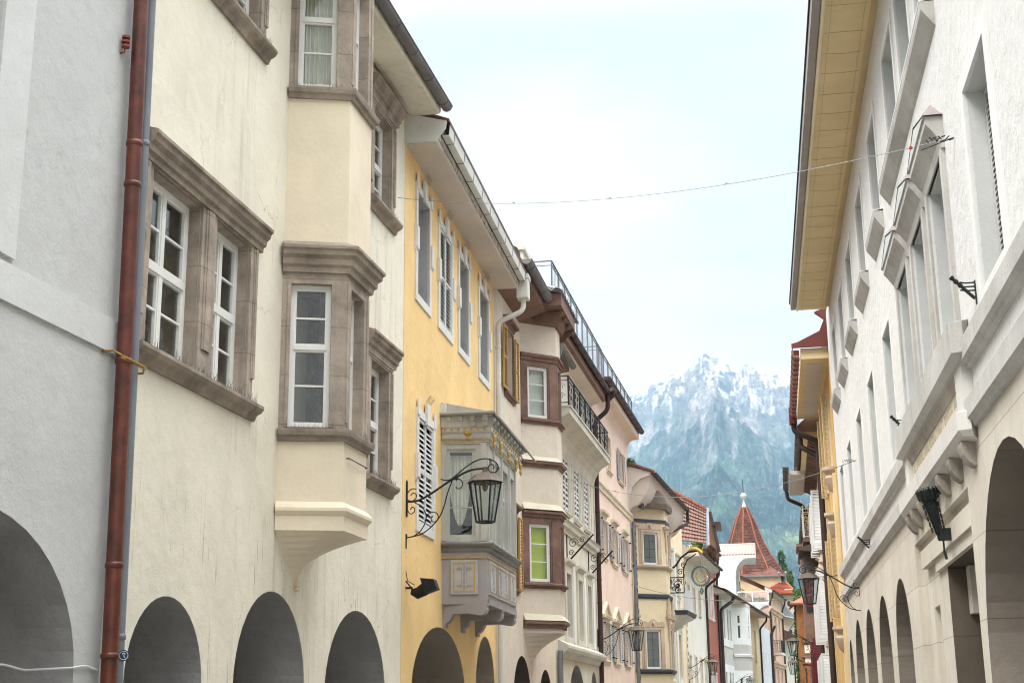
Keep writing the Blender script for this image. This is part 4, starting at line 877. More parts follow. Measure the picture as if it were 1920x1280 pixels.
# red house with tiled gable
P_I = fH.P0+fH.u*10.4; fI, rI = plain_house('red_house', 'dark red house with white window strips and a steep brown gable', P_I, 4.3, 6.6, 11.6, mat('red_render', (.30, .10, .07), bump=.4, var=.08, streak=.25),
    [(7.4, 9.9, ((1.2, 1.7), (2.6, 3.1), (4.0, 4.5))), (2.4, 4.0, ((1.2, 1.7), (2.6, 3.1), (4.0, 4.5)))], over=.25, sur=WP, sw=.1, dp=(6.3,), roofm=None, eavem=mat('brown_soffit', (.17, .09, .055), var=.15))
YI = 92.
def Iw(x, y): p = at(x, y, YI); return (p[0]-fI.base[0], p[2])
gp = [Iw(1327, 962), (Iw(1331, 962)), Iw(1346, 1035), Iw(1342, 1043), Iw(1333, 1040)]
b = MB(); n = len(gp); y0 = YI-fI.base[1]; b.add([(p[0], y0, p[1]) for p in gp]+[(p[0], y0+4, p[1]) for p in gp], [tuple(range(n)), tuple(range(n, 2*n))]+[(i, (i+1) % n, n+(i+1) % n, n+i) for i in range(n)]); gw = b.build('gable', MATS['brown_soffit'], rI)
b = MB(); b.tube([(gp[1][0], y0-.1, gp[1][1]+.1), (gp[2][0]+.1, y0-.1, gp[2][1])], .11, 6); q = Iw(1344, 982); b.box(q[0]-.3, q[0]+.25, y0-.3, y0+3, q[1]-.1, q[1]+.12); b.build('bargeboard', BPIPE, gw)
def tile_roof(root, fac, quad, rows, cols, m, name='tiled_roof', wob=.03):
    """tile courses as overlapping wavy strips between eave (a,b) and ridge (d,c)"""
    a, b_, c, d = [np.array(q, float) for q in quad]; B = MB(fac); nrm_ = np.cross(b_-a, d-a); nrm_ = nrm_/np.linalg.norm(nrm_)
    if nrm_[2] < 0: nrm_ = -nrm_
    for r_ in range(rows):
        t0, t1 = r_/rows, (r_+1.25)/rows; t1 = min(t1, 1); n = cols*4; pts = []
        for i in range(n+1):
            u = i/n; w_ = wob*abs(math.sin(math.pi*cols*u)); lo = a+(b_-a)*u; hi = d+(c-d)*u
            p0 = lo+(hi-lo)*t0+nrm_*(w_+wob*1.3); p1 = lo+(hi-lo)*t1+nrm_*(w_*.6); pb = lo+(hi-lo)*t0; pts += [tuple(p0), tuple(p1), tuple(pb)]
        B.add(pts, [(3*i, 3*i+3, 3*i+4, 3*i+1) for i in range(n)]+[(3*i, 3*i+3, 3*i+5, 3*i+2) for i in range(n)])
    return B.build(name, m, root, recalc=False)
# the broad tiled roof seen over the off-white eave: it rises from the eave line of the red house
q0 = at(1243, 914, 80.5); q1 = at(1322, 956, 86); q2 = at(1322, 1002, 83); q3 = at(1270, 985, 77.5)
class WF:   # plain world frame relative to a root
    def __init__(s, o): s.o = o
    def W(s, a, b, c): return (a-s.o[0], b-s.o[1], c)
wI = WF(rI.location)
t_ = tile_roof(rI, wI, ((q3[0]-1.2, q3[1]-2.5, q3[2]-.9), (q2[0], q2[1], q2[2]-.5), q1, q0), 11, 17, mat('pink_clay_tile', (.27, .155, .12), bump=.4, bscale=12, var=.22, vscale=3), wob=.06)
b = MB(wI); b.tube([q0, tuple((np.array(q0)+np.array(q1))/2), q1], .16, 8); 
for i in range(13): t = i/13; p = np.array(q0)*(1-t)+np.array(q1)*t; p2 = np.array(q0)*(1-t-.02)+np.array(q1)*(t+.02); b.tube([tuple(p), tuple(p2)], .2, 8)
b.build('ridge_tiles', TILE, t_)
b = MB(wI); b.add([(q1[0], q1[1], q1[2]+.15), (q2[0], q2[1], q2[2]-.6), (q2[0]+.22, q2[1]+.1, q2[2]-.6), (q1[0]+.22, q1[1]+.1, q1[2]+.15)], [(0, 1, 2, 3)]); b.tube([q1, (q2[0], q2[1], q2[2]-.7)], .14, 6); b.build('verge_flashing', ZPIPE, t_)
# grey and white house with its white oriel, cream-yellow right part
P_J = fI.P0+fI.u*6.7; angJ = 5.9
fJ = Fac(P_J, angJ); rJ = root_at(fJ, 'grey_white_oriel_house', 'grey house with white window panels and a white oriel under a long brown tiled eave')
PJ = mat('warm_grey_render', (.47, .45, .42), bump=.4, var=.05, streak=.25); WJ = mat('white_panel', (.70, .70, .70), rough=.6, var=.05, streak=.2)
LJ = 12.6
for a, e in ((2.6, 3.5), (4.6, 5.5), (6.2, 7.0)):
    for z0, z1 in ((6.5, 8.6), (2.0, 4.3)): window(rJ, fJ, a, e, z0, z1, rec=.12, cols=1, surround='flat', smat=WJ, sw=.5, sd_=.05, pane=PG)
body(rJ, fJ, LJ, 9.3, PJ)
OJ = [(7.6, 0), (8.5, 1.0), (10.6, 1.0), (11.5, 0)]; jN, jF, jX = fJ.sub(OJ[0], OJ[1]), fJ.sub(OJ[1], OJ[2]), fJ.sub(OJ[2], OJ[3])
oJ = MB(fJ).prism(OJ, 'z', .8, 2.0).build('oriel', PJ, rJ); MB(fJ).prism(OJ, 'z', 4.5, 6.3).build('oriel_wall', PJ, oJ)
for z0, z1 in ((2.0, 4.5), (6.3, 8.9)):
    for f in (jN, jF, jX):
        f.holes = []; l = f.L; window(oJ, f, l*.3, l*.62, z0+.35, z1-.45, rec=.06, cols=1, transom=.6, bars=(0, 0), pane=DG, fw=.09)
        MB(f).wall(rect(0, l, z0, z1), f.holes).build('oriel_face', WJ, oJ)
MB(fJ).prism(OJ, 'z', 8.9, 9.2).build('oriel_top', EV, oJ)
MB(fJ).sweep(OJ, [(-.02, 5.45), (.1, 5.45), (.14, 5.6), (-.02, 5.66)]).build('string_moulding', WJ, oJ)
eave(rJ, fJ, -2.0, LJ, 9.15, .75, .15, EV, .45)
tile_roof(rJ, fJ, ((-2.2, .85, 9.32), (LJ+14, .85, 9.32), (LJ+14, -1.2, 10.2), (-2.2, -1.2, 10.2)), 4, 90, mat('brown_tile', (.14, .095, .08), bump=.4, var=.2, speck=.3), wob=.05)
gutter(rJ, fJ, -2.1, LJ+14, .92, 9.3, .1, BPIPE, 2)
pipe(rJ, fJ, [(2.0, .9, 9.2), (2.0, .8, 8.9), (1.0, .12, 8.3), (1.0, .12, .05)], .11, BPIPE)
P_J2 = fJ.P0+fJ.u*LJ
f2, r2 = plain_house('pale_yellow_house', 'pale yellow house with ochre shuttered slit windows, right of the white oriel', P_J2, angJ, 13.5, 9.25, mat('pale_yellow_render', (.70, .63, .42), var=.05, streak=.2),
    [(5.6, 8.0, ((1.2, 2.1), (5.0, 5.9), (9.4, 10.3))), (1.6, 3.6, ((1.2, 2.1), (5.0, 5.9), (9.4, 10.3)))], over=.7, gut=None, roofm=None, pane=OCH, wm=OCH, sw=.06, dp=(13.2,), sill=.1)
P_K = f2.P0+f2.u*13.6
# white terrace house that rises behind them: closed flank wall, two balconies
YK = P_K[1]; K0 = at(1382, 1130, YK+1)[0]; K1 = P_K[0]
rK = empty('white_terrace_house', (K1, YK, 0), 'white house with two curved balconies rising behind the brown eave', 'house')
wK = WF(rK.location); PK = mat('bright_white_render', (.53, .535, .54), bump=.4, bscale=6, var=.04, streak=.15)
def K(x, y, dy=0.): return at(x, y, YK+dy)
mpp = (YK)/F_PX
zt = K(1380, 1038)[2]; zbal = K(1400, 1128)[2]
b = MB(wK); xl = K(1335, 1040)[0]-3; b.box(xl, K0, YK, YK+9, 0, zt-.35); b.box(K0-.01, K1, YK+.3, YK+9, 0, zbal-.9); b.box(K0+.0, K0+.25, YK+3.5, YK+9, zbal-1, zt-.35)
kb = b.build('wall', PK, rK)
b = MB(wK); x2 = K(1417, 1048)[0]
b.box(xl, x2, YK-.02, YK+6, zt-.35, zt-.1)
pr = [(K0, zt-1.9)]+[(K0+(x2-.6-K0)*(1-math.cos(t)), zt-1.9+1.55*math.sin(t)) for t in [i*math.pi/2/8 for i in range(1, 9)]]+[(K0, zt-.35)]
n = len(pr); b.add([(p[0], YK, p[1]) for p in pr]+[(p[0], YK+5, p[1]) for p in pr], [tuple(range(n)), tuple(range(n, 2*n))]+[(i, (i+1) % n, n+(i+1) % n, n+i) for i in range(n)])
bk = b.build('upper_balcony', PK, rK)
b = MB(wK); zr = K(1390, 1020)[2]
b.box(xl+1, x2, YK, YK+.04, zt, zr); b.build('pink_slat_screen', mat('pink_slats', (.66, .52, .50), var=.1, vscale=3), bk)
b = MB(wK)
for i in range(46): x = xl+1+(x2-xl-1)*i/45; b.box(x-.012, x+.012, YK-.03, YK-.005, zt-.1, zr+.05)
b.box(xl+1, x2, YK-.04, YK+.05, zr+.02, zr+.08); b.box(x2-.03, x2+.02, YK, YK+6, zt-.1, zr+.05); b.build('railing', WP, bk)
b = MB(wK); x3 = K(1441, 1128)[0]
b.box(K0, x3, YK-.02, YK+3.5, zbal-.3, zbal)
pr = [(K1-.3, zbal-1.7)]+[(K1-.3+(x3-K1+.3)*(1-math.cos(t)), zbal-1.7+1.4*math.sin(t)) for t in [i*math.pi/2/8 for i in range(1, 9)]]+[(K1-.3, zbal-.3)]
n = len(pr); b.add([(p[0], YK, p[1]) for p in pr]+[(p[0], YK+3, p[1]) for p in pr], [tuple(range(n)), tuple(range(n, 2*n))]+[(i, (i+1) % n, n+(i+1) % n, n+i) for i in range(n)])
b.box(K0, K1-.3, YK, YK+.3, zbal-3, zbal-.3)
bl = b.build('lower_balcony', PK, rK)
b = MB(wK); b.box(K0, x3, YK, YK+.05, zbal+.82, zbal+.9)
for i in range(30): x = K0+(x3-K0)*i/29; b.box(x-.01, x+.01, YK+.01, YK+.04, zbal, zbal+.82)
for x in (K0, (K0+x3)/2, x3): b.box(x-.04, x+.04, YK, YK+.06, zbal, zbal+.9)
b.box(x3-.02, x3+.03, YK, YK+3.4, zbal+.82, zbal+.9); b.box(x3-.01, x3, YK+.1, YK+3.3, zbal+.1, zbal+.8); b.build('railing', mat('white_rail', (.6, .6, .6), var=0), bl)
b = MB(wK)
for i in range(3): yy = YK+4+i*1.5; b.box(K0+.24, K0+.3, yy, yy+.9, zbal+.05, zbal+2.1)
b.build('window', DG, kb)
fK = Fac(P_K, 6.0); fK.base = np.array((K1, YK))
for z0, z1 in ((4.9, 6.6), (1.8, 3.6)):
    for a in (1.5, 4.0, 6.5): window(rK, fK, a, a+.8, z0, z1, rec=.1, cols=1, holed=False, surround='flat', smat=WJ, sw=.1, sd_=.03, fw=.05)
bodyK = MB(fK); bodyK.wall([(0.01, 0), (9, 0), (9, zbal-1.9), (0.01, zbal-1.9)], []); bodyK.add([(0.01, 0, 0), (9, 0, 0), (9, -9, 0), (.01, -9, 0), (.01, 0, zbal-1.9), (9, 0, zbal-1.9), (9, -9, zbal-1.9), (.01, -9, zbal-1.9)], [(1, 2, 6, 5), (4, 5, 6, 7), (0, 3, 7, 4)]); bodyK.build('lower_wall', mat('blue_grey_render', (.55, .57, .60), var=.05), rK)
pipe(rK, fK, [(9, .5, zbal-1.5), (9, .12, zbal-2.2), (9, .12, .1)], .12, BPIPE)
# potted plants on the lower balcony
POT = mat('terracotta', (.4, .15, .1)); FOL = mat('garden_leaf', (.09, .17, .03), rough=.6, var=.3, vscale=8)
def leafball(b, c, r, n, q=.05, flat=1.):
    for i in range(n):
        v = Vector((random.gauss(0, 1), random.gauss(0, 1), random.gauss(0, 1))).normalized()*r*random.uniform(.35, 1)
        p = Vector(c)+Vector((v.x, v.y, v.z*flat)); a = Vector((random.gauss(0, 1), random.gauss(0, 1), random.gauss(0, 1))).normalized(); e = a.cross(Vector((random.random(), random.random(), 1))).normalized(); w = a.cross(e)
        s = q*random.uniform(.6, 1.4); b.add([tuple(p-e*s), tuple(p-w*s*.5), tuple(p+e*s), tuple(p+w*s*.5)], [(0, 1, 2, 3)])
def potted(x, y, dy, pw, ph, fr, fh, label, name='potted_plant'):
    c = K(x, y, dy); e = empty(name, (c[0], c[1], zbal), label, 'plant', 'pots on the white house balcony')
    b = MB(); b.box(-pw/2, pw/2, -.15, .15, 0, ph); b.build('planter', POT, e, bevel=.02)
    b = MB(); leafball(b, (0, 0, ph+fh*.4), fr, 260, .06, fh/fr*.6); b.build('foliage', FOL, e, recalc=False)
potted(1390, 1120, .35, 1.0, .4, .45, .8, 'terracotta box with a tall green bush, left end of the lower white balcony')
potted(1404, 1120, .35, .8, .38, .2, .3, 'terracotta box with low sparse growth, middle of the lower white balcony')
potted(1424, 1120, .35, 1.5, .12, .6, .3, 'long low planter of yellow-green herbs, right end of the lower white balcony')

# salmon ornate house, white low house, pink gable house
P_L = fK.P0+fK.u*9.1
fL, rL = plain_house('salmon_ornate_house', 'narrow salmon house with ornate window heads and a small black iron balcony', P_L, 6.2, 12, 12.1, mat('salmon_render', (.58, .39, .31), bump=.4, var=.08, streak=.3),
    [(7.3, 10.2, ((1.5, 2.6), (5, 6.1), (8.5, 9.6))), (2.4, 5.4, ((1.5, 2.6), (5, 6.1), (8.5, 9.6)))], over=.4, pane=PG, sur=mat('salmon_trim', (.58, .42, .33), var=.1), sw=.25, dp=(.3, 11.7), roofm=TILE_D)
b = MB(fL); b.box(1.0, 4.0, -.01, .9, 6.6, 6.8); bl2 = b.build('balcony', PD, rL); railing(bl2, fL, 1.05, 3.95, .85, 6.85, 7.9, pitch=.1, ret=(.8, True), r=.02)
for z in (5.6, 10.4, 1.6): MB(fL).sweep([(0, 0), (12, 0)], [(-.01, z), (.12, z), (.16, z+.2), (.3, z+.3), (.3, z+.45), (-.01, z+.55)]).build('ornate_cornice', MATS['salmon_trim'], rL)
P_M0 = fL.P0+fL.u*12.1
fN2, rN2 = plain_house('low_white_house', 'low white house with a dark slanting eave between the salmon and the pink gabled house', P_M0, 6.5, 10, 8.6, GREYW, [(2.5, 4.4, ((2, 3), (6, 7)))], over=1.3, roofm=TILE_D, dp=(9.6,), eavem=BW)
# pink gabled house closing the left side: faces down the street
YM = 172.
rM = empty('pink_gable_house', (at(1480, 1200, YM)[0], YM, 0), 'pale pink gabled house with an oval window and a bright red half-hipped roof', 'house'); wM = WF(rM.location)
PM = mat('soft_pink_render', (.62, .48, .39), var=.05, bump=.3, streak=.2)
def Mx(x, y): p = at(x, y, YM); return p[0], p[2]
xa, _ = Mx(1462, 1200); xb, _ = Mx(1508, 1200); zE = Mx(1480, 1135)[1]; zA = Mx(1480, 1103)[1]; xc = .5*(xa+xb)
xk1, xk2 = Mx(1472, 1110)[0], Mx(1486, 1110)[0]
b = MB(wM); pr = [(xa, 0), (xb, 0), (xb, zE), (xk2, zA), (xk1, zA), (xa, zE)]; n = len(pr)
b.add([(p[0], YM, p[1]) for p in pr]+[(p[0], YM+12, p[1]) for p in pr], [tuple(range(n)), tuple(range(n, 2*n))]+[(i, (i+1) % n, n+(i+1) % n, n+i) for i in range(n)]); b.build('wall', PM, rM)
xo, zo = Mx(1479, 1131); b = MB(wM)
b.tube([(xo+.26*math.cos(t), YM-.03, zo+.42*math.sin(t)) for t in [i*.3927 for i in range(16)]], .07, 6, closed=True); ow = b.build('oval_window', WP, rM)
b = MB(wM); b.add([(xo+.22*math.cos(t), YM-.02, zo+.38*math.sin(t)) for t in [i*.3927 for i in range(16)]], [tuple(range(16))]); b.build('pane', DG, ow)
for (x, y0, y1) in ((1483, 1180, 1205), (1487, 1235, 1255)):
    x0, z1 = Mx(x-3.5, y0); x1, z0 = Mx(x+4, y1); b = MB(wM); b.frame(x0, x1, z0, z1, [(0, YM-.05), (0, YM-.06), (.15, YM-.06), (.15, YM-.0)]); wn = b.build('window', PK, rM)
    b = MB(wM); b.box(x0, x1, YM-.03, YM-.01, z0, z1); b.build('pane', DG, wn)
RT2 = mat('bright_red_tile', (.27, .07, .04), bump=.4, bscale=10, var=.15, vscale=3)
xr0, zr0 = Mx(1439, 1112); xr1 = Mx(1462, 1089)[0]; zr1 = Mx(1462, 1088)[1]; xr2 = Mx(1475, 1089)[0]; xr3 = Mx(1494, 1110)[0]
A = (xr0-1.0, YM-1.2, zr0-.2); B_ = (xr3, YM-1.2, zr0-.2); C_ = (xr2, YM+3, zr1); D_ = (xr1, YM+3, zr1)
b = MB(wM); b.add([A, B_, C_, D_, (xr3, YM+10, zr0), (xr0-1, YM+10, zr0)], [(0, 1, 2, 3), (1, 4, 2), (0, 3, 5), (2, 4, 5, 3), (0, 5, 4, 1)]); rr = b.build('roof', RT2, rM)
tile_roof(rr, wM, (A, B_, C_, D_), 9, 22, RT2, 'tile_courses', .07)
b = MB(wM)
for p in (C_, D_): b.lathe((p[0], p[1]), [(.12, p[2]), (.05, p[2]+.4), (.05, p[2]+.9), (.17, p[2]+1.1), (.17, p[2]+1.25), (0, p[2]+1.4)], 8)
b.build('finial', ZPIPE, rr, smooth=True)
b = MB(wM); b.tube([B_, C_], .16, 8); b.tube([A, D_], .16, 8); b.build('hip_tiles', RT2, rr)
b = MB(wM); x0, z0 = Mx(1466, 1160); x1, z1 = Mx(1492, 1145); b.add([(x0-1, YM-.4, z1-.3), (x1, YM-2.2, z0-.1), (x1, YM-.1, z0+.1), (x0-1, YM-.1, z1+2.2)], [(0, 1, 2, 3)]); b.tube([(x0-1, YM-.4, z1-.3), (x1, YM-2.2, z0-.1), (x1-1, YM-.3, z0-1.5), (x1-1, YM-.2, 1)], .1, 6); b.build('lead_roof', ZPIPE, rM)
# tower with the tall red tiled pyramid
YT = 205.
def T(x, y): p = at(x, y, YT); return p[0], p[2]
xt, zt_ = T(1395, 952); rT = empty('round_tower', (xt, YT, 0), 'peach tower under a tall steep red-tiled spire with a white ball finial', 'tower'); wT = WF(rT.location)
rad = [(T(1397, y)[1], r) for y, r in ((950, .35), (980, 1.45), (1017, 2.4), (1040, 3.3), (1058, 4.2), (1085, 5.2))]
def tower_prof(zs_, cx=0):
    return zs_
n = 8; b = MB(wT); pts = []; fs = []
TM = mat('spire_tile', (.14, .058, .042), bump=.6, bscale=8, var=.3, vscale=1.3, speck=.45)
rows = 46
zt0, zb0 = rad[0][0], rad[-1][0]
def rr_(z):
    for i in range(5):
        if rad[i][0] >= z >= rad[i+1][0]: t = (rad[i][0]-z)/(rad[i][0]-rad[i+1][0]); return rad[i][1]*(1-t)+rad[i+1][1]*t
    return rad[-1][1]
for r_ in range(rows):
    za = zt0-(zt0-zb0)*r_/rows; zb = zt0-(zt0-zb0)*(r_+1)/rows; k = len(pts)
    for z, o in ((za, .0), (zb, .09)):
        for i in range(n): a = 2*math.pi*(i+.5)/n+.25; R_ = rr_(z)+o; pts.append((xt+R_*math.cos(a), YT+R_*math.sin(a), z))
    fs += [(k+i, k+(i+1) % n, k+n+(i+1) % n, k+n+i) for i in range(n)]
b.add(pts, fs); sp = b.build('spire_roof', TM, rT)
b = MB(wT)
for i in range(n):
    a = 2*math.pi*(i+.5)/n+.25; b.tube([(xt+(rr_(z)+.08)*math.cos(a), YT+(rr_(z)+.08)*math.sin(a), z) for z in [zt0-(zt0-zb0)*j/12 for j in range(13)]], .11, 6)
b.build('hip_tiles', TILE, sp)
mz = YT/F_PX
b = MB(wT); b.lathe((xt, YT), [(.42, zt0-.15), (.36, zt0), (.12, zt0+.7), (.1, zt0+1.0), (.2, zt0+1.1), (.1, zt0+1.25), (.13, zt0+1.7), (.06, zt0+1.75)], 12)
zb1 = T(1395, 929)[1]; b.lathe((xt, YT), [(0, zb1-.45), (.25, zb1-.38), (.42, zb1-.1), (.42, zb1+.12), (.25, zb1+.38), (0, zb1+.45)], 14); b.build('ball_finial', mat('pale_metal', (.62, .58, .55), rough=.5, var=.1), sp, smooth=True)
b = MB(wT); b.tube([(xt, YT, zt0+1.2), (xt, YT, T(1395, 898)[1])], .05, 6); b.build('lightning_rod', IRON, sp)
b = MB(wT); b.lathe((xt, YT), [(3.9, 0), (3.9, zb0-.6), (4.7, zb0-.04)], 8); b.build('wall', mat('peach_render', (.58, .40, .26), var=.08), rT)
b = MB(wT); z1 = T(1420, 1080)[1]; xq0, _ = T(1380, 1090); xq1, _ = T(1470, 1085)
b.add([(xq0, YT-5.5, z1-.4), (xq1, YT-5.5, z1-.4), (xq1-2.5, YT-2, z1+1.6), (xq0+1, YT-2, z1+1.6)], [(0, 1, 2, 3)]); b.add([(xq1, YT-5.5, z1-.4), (xq1, YT+6, z1-.4), (xq1-2.5, YT, z1+1.6), (xq1-2.5, YT-2, z1+1.6)], [(0, 1, 2, 3)])
b.build('skirt_roof', TM, rT); b = MB(wT); b.box(xq0, xq1-.5, YT-5.2, YT, 0, z1-.4); b.build('annex_wall', MATS['peach_render'], rT)
b = MB(wT); b.box(xq0, xq1, YT-5.65, YT-5.5, z1-.55, z1-.38); b.build('gutter', ZPIPE, rT)
# conifer
def conifer(px, py, Y, w, label):
    x, y, z = at(px, py, Y); e = empty('conifer_tree', (x, y, 0), label, 'tree'); random.seed(5)
    b = MB(); b.tube([(0, 0, 0), (.05, 0, z*.5), (0, 0, z-.3)], [.35, .22, .04], 8); b.build('trunk', mat('bark', (.09, .06, .04), bump=1), e)
    b = MB()
    for i in range(12000):
        t = random.random()**.8; zz = z-t*z*.86; r = w*(.06+min(1, t*3.2)**.8*.95)*(.8+.25*math.sin(zz*2.1)+.2*math.sin(zz*5.3+1)); a = random.uniform(0, 6.283); rad_ = r*(random.random()**.45)
        lump = 1+.22*math.sin(a*3+zz*1.7); rad_ *= lump; c = Vector((rad_*math.cos(a), rad_*math.sin(a), zz-rad_*.25+random.uniform(-.1, .1))); d = Vector((math.cos(a), math.sin(a), random.uniform(-.2, .9))).normalized(); s = random.uniform(.1, .24); q = d.cross(Vector((random.random(), random.random(), random.random()))).normalized()*s*.4
        b.add([tuple(c), tuple(c+d*s*.5+q), tuple(c+d*s*1.4), tuple(c+d*s*.5-q)], [(0, 1, 2, 3)])
    b.build('crown', mat('conifer_leaf', (.11, .20, .045), rough=.7, var=.4, vscale=1.2), e, recalc=False)
conifer(1464, 1032, 215, 1.9, 'slim green conifer standing between the red spire and the street end')
conifer(1481, 1070, 225, 1.3, 'lower green conifer top just right of the slim one')

# ================================================================== the street's right side
fR = Fac((2.3, 0), 0, -1); rR = root_at(fR, 'white_stone_arcade_house', 'long white rough-rendered house on the right over a pale stone arcade, with triangular window pediments', s=24)
PR = mat('rough_white_render', (.63, .62, .60), bump=.7, bscale=40, flecks=.8, var=.03, vscale=.6, streak=.2, scol=(.6, .57, .52), speck=.16, cracks=.2)
RS_ = mat('pale_ashlar', (.60, .55, .47), bump=.4, bscale=30, var=.06, vscale=.9, streak=.55, scol=(.40, .35, .28), joints=(.83, 1.9, 'Y'))
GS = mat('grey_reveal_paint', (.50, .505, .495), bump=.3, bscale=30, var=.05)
WT = mat('white_window_trim', (.66, .655, .64), bump=.2, var=.04)
GST = mat('grey_band_stone', (.48, .465, .44), bump=.5, bscale=40, var=.12, streak=.7, scol=(.24, .2, .16), speck=.15)
DST = mat('stained_stone', (.36, .32, .27), bump=.6, bscale=30, var=.2, streak=.7, scol=(.12, .1, .08), speck=.3)
PNK = mat('mauve_metal_cap', (.22, .165, .16), rough=.5, var=.08)
def rwin(a, e, z0, z1, trim=.13, rec=.31, td=.02):
    w = window(rR, fR, a, e, z0, z1, rec=rec, cols=2, transom=.7, bars=(0, 0), pane=DG, surround='flat', smat=WT, sw=trim, sd_=td)
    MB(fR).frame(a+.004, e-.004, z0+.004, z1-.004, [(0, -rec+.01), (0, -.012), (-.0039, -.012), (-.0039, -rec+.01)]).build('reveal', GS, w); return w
def wedge_sill(w, a, e, z):
    b = MB(fR); pr = [(-.004, z-.26), (.03, z-.22), (.145, z-.05), (.155, z), (.155, z+.05), (-.004, z+.08)]; b.prism(pr, 's', a, e)
    b.build('sill', GST, w); b = MB(fR); b.box(a, e, -.003, .16, z+.05, z+.08); b.build('sill_top', WT, w)
for i, (a, e) in enumerate([(8.6, 9.9), (11.6, 12.9), (15.0, 16.25), (16.95, 18.2), (18.85, 20.2), (22.0, 23.3), (25.25, 26.6), (28.55, 29.95), (31.8, 33.1), (34.9, 36.1)]):
    w = rwin(a, e, 9.33, 11.05)
    if i == 4: wedge_sill(w, 14.85, 20.7, 9.2)
    elif i not in (2, 3): wedge_sill(w, a-.25, e+.2, 9.2)
for i, (a, e) in enumerate([(15.2, 16.5), (17.12, 18.42), (19.08, 20.42)]):
    w = rwin(a, e, 5.46, 7.56, trim=.001, rec=.45)
    b = MB(fR)
    b.prism([(-.004, 7.56), (.04, 7.56), (.06, 7.66), (.14, 7.78), (.19, 7.84), (.19, 7.93), (-.004, 7.93)], 's', a-.2, e+.2)
    b.box(a-.16, a-.001, -.004, .05, 5.46, 7.57); b.box(e+.001, e+.16, -.004, .05, 5.46, 7.57); b.build('window_head', GST, w)
    c = .5*(a+e); h = 8.42
    b = MB(fR); b.prism([(a-.2, 7.932), (e+.2, 7.932), (c, 8.135)], 'd', -.004, .211); b.build('pediment', GS, w)
    b = MB(fR); w0, w1 = a-.23, e+.23; b.add([(w0, -.004, 7.94), (c, -.004, 8.44), (w1, -.004, 7.94), (w0, .215, 7.935), (c, .215, 8.16), (w1, .215, 7.935)], [(0, 1, 4, 3), (1, 2, 5, 4)]); b.add([(w0, -.004, 7.93), (c, -.004, 8.42), (w1, -.004, 7.93), (w0, .215, 7.925), (c, .215, 8.14), (w1, .215, 7.925)], [(0, 1, 4, 3), (1, 2, 5, 4)]); b.build('pediment_cap', PNK, w); continue
    b = MB(fR); b.prism([(a-.23, 7.935), (a-.2, 7.932), (c, h-.025), (e+.2, 7.932), (e+.23, 7.935), (c, h+.012)], 'd', -.004, .215); b.build('pediment_cap', PNK, w)
for a, e in ((22.1, 23.35), (25.6, 26.85), (28.9, 30.2), (32.35, 33.6), (35.6, 36.8)): rwin(a, e, 5.46, 7.57)
w = rwin(12.15, 13.45, 5.46, 7.5, trim=.18, rec=.27, td=.03)
louvre(fR, 12.17, 13.43, 5.48, 7.48, -.2, .03, .06, mid=False).build('shutter', mat('ribbed_blind', (.5, .49, .46), rough=.6), w)
w = rwin(8.6, 9.9, 5.46, 7.5, trim=.16, rec=.34, td=.03)
fR_up = list(fR.holes)
b = MB(fR); b.wall([(5, 4.42), (38.3, 4.42), (38.3, 12.2), (5, 12.2)], fR_up)
b.add([(5, 0, 0), (38.3, 0, 0), (38.3, -9, 0), (5, -9, 0), (5, 0, 12.2), (38.3, 0, 12.2), (38.3, -9, 12.2), (5, -9, 12.2)], [(1, 2, 6, 5), (0, 3, 7, 4), (2, 3, 7, 6), (4, 5, 6, 7)]); wr = b.build('wall', PR, rR)
fR.holes = [(arch(13.2, 1.92, 0, 2.05, 1.92), .85, 'arch'), (arch(8.6, 1.92, 0, 2.05, 1.92), .85, 'arch')]+[(arch(c, 1.27, 0, 2.4, 1.26), .85, 'arch') for c in (23.65, 27.15, 30.7, 34.25)]+[(arch(37.3, .72, 0, 2.35, 1.0), .6, 'arch'), (rect(15.55, 21.05, 0, 3.9), .1)]
b = MB(fR); b.wall([(5, -.05), (38.5, -.05), (38.5, 4.42), (5, 4.42)], fR.holes, .02); b.wall([(15.55, 0), (21.05, 0), (21.05, 3.9), (15.55, 3.9)], [(rect(15.72, 18.5, 0, 3.34), 1.3, 'reveal'), (rect(19.55, 20.15, 0, 2.95), .12)], -.079)
b.box(19.54, 20.16, -.205, -.195, 0, 2.96); b.build('arcade_wall', RS_, rR)
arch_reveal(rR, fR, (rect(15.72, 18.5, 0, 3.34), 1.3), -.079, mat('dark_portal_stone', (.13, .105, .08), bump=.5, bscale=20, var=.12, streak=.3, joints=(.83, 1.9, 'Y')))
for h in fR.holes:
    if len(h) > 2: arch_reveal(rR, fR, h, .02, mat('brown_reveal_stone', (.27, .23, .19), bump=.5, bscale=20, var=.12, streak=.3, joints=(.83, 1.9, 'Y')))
fR.holes = []
b = MB(fR); b.prism([(-.09, 3.74), (.01, 3.74), (.01, 3.5), (-.09, 3.5)], 's', 15.56, 20.5); b.prism([(-.09, 3.498), (-.03, 3.498), (-.03, 3.345), (-.09, 3.345)], 's', 15.56, 19.3)
b.box(18.2, 18.52, -.6, -.3, 2.75, 3.33); b.box(18.05, 18.51, -1.3, -.62, 2.45, 3.33); b.box(18.3, 18.51, -.9, -.85, 0, 2.44); b.build('portal_moulding', RS_, rR)
MB(fR).box(15.7, 18.52, -1.4, -1.35, 0, 3.35).build('portal_door', mat('dark_door', (.04, .03, .025), var=.1), rR)
arcade(rR, fR, 38.3, mat('grey_passage_plaster', (.34, .35, .37), var=.06, bump=.3), zc=4.3, th=.85, s0=5.1)
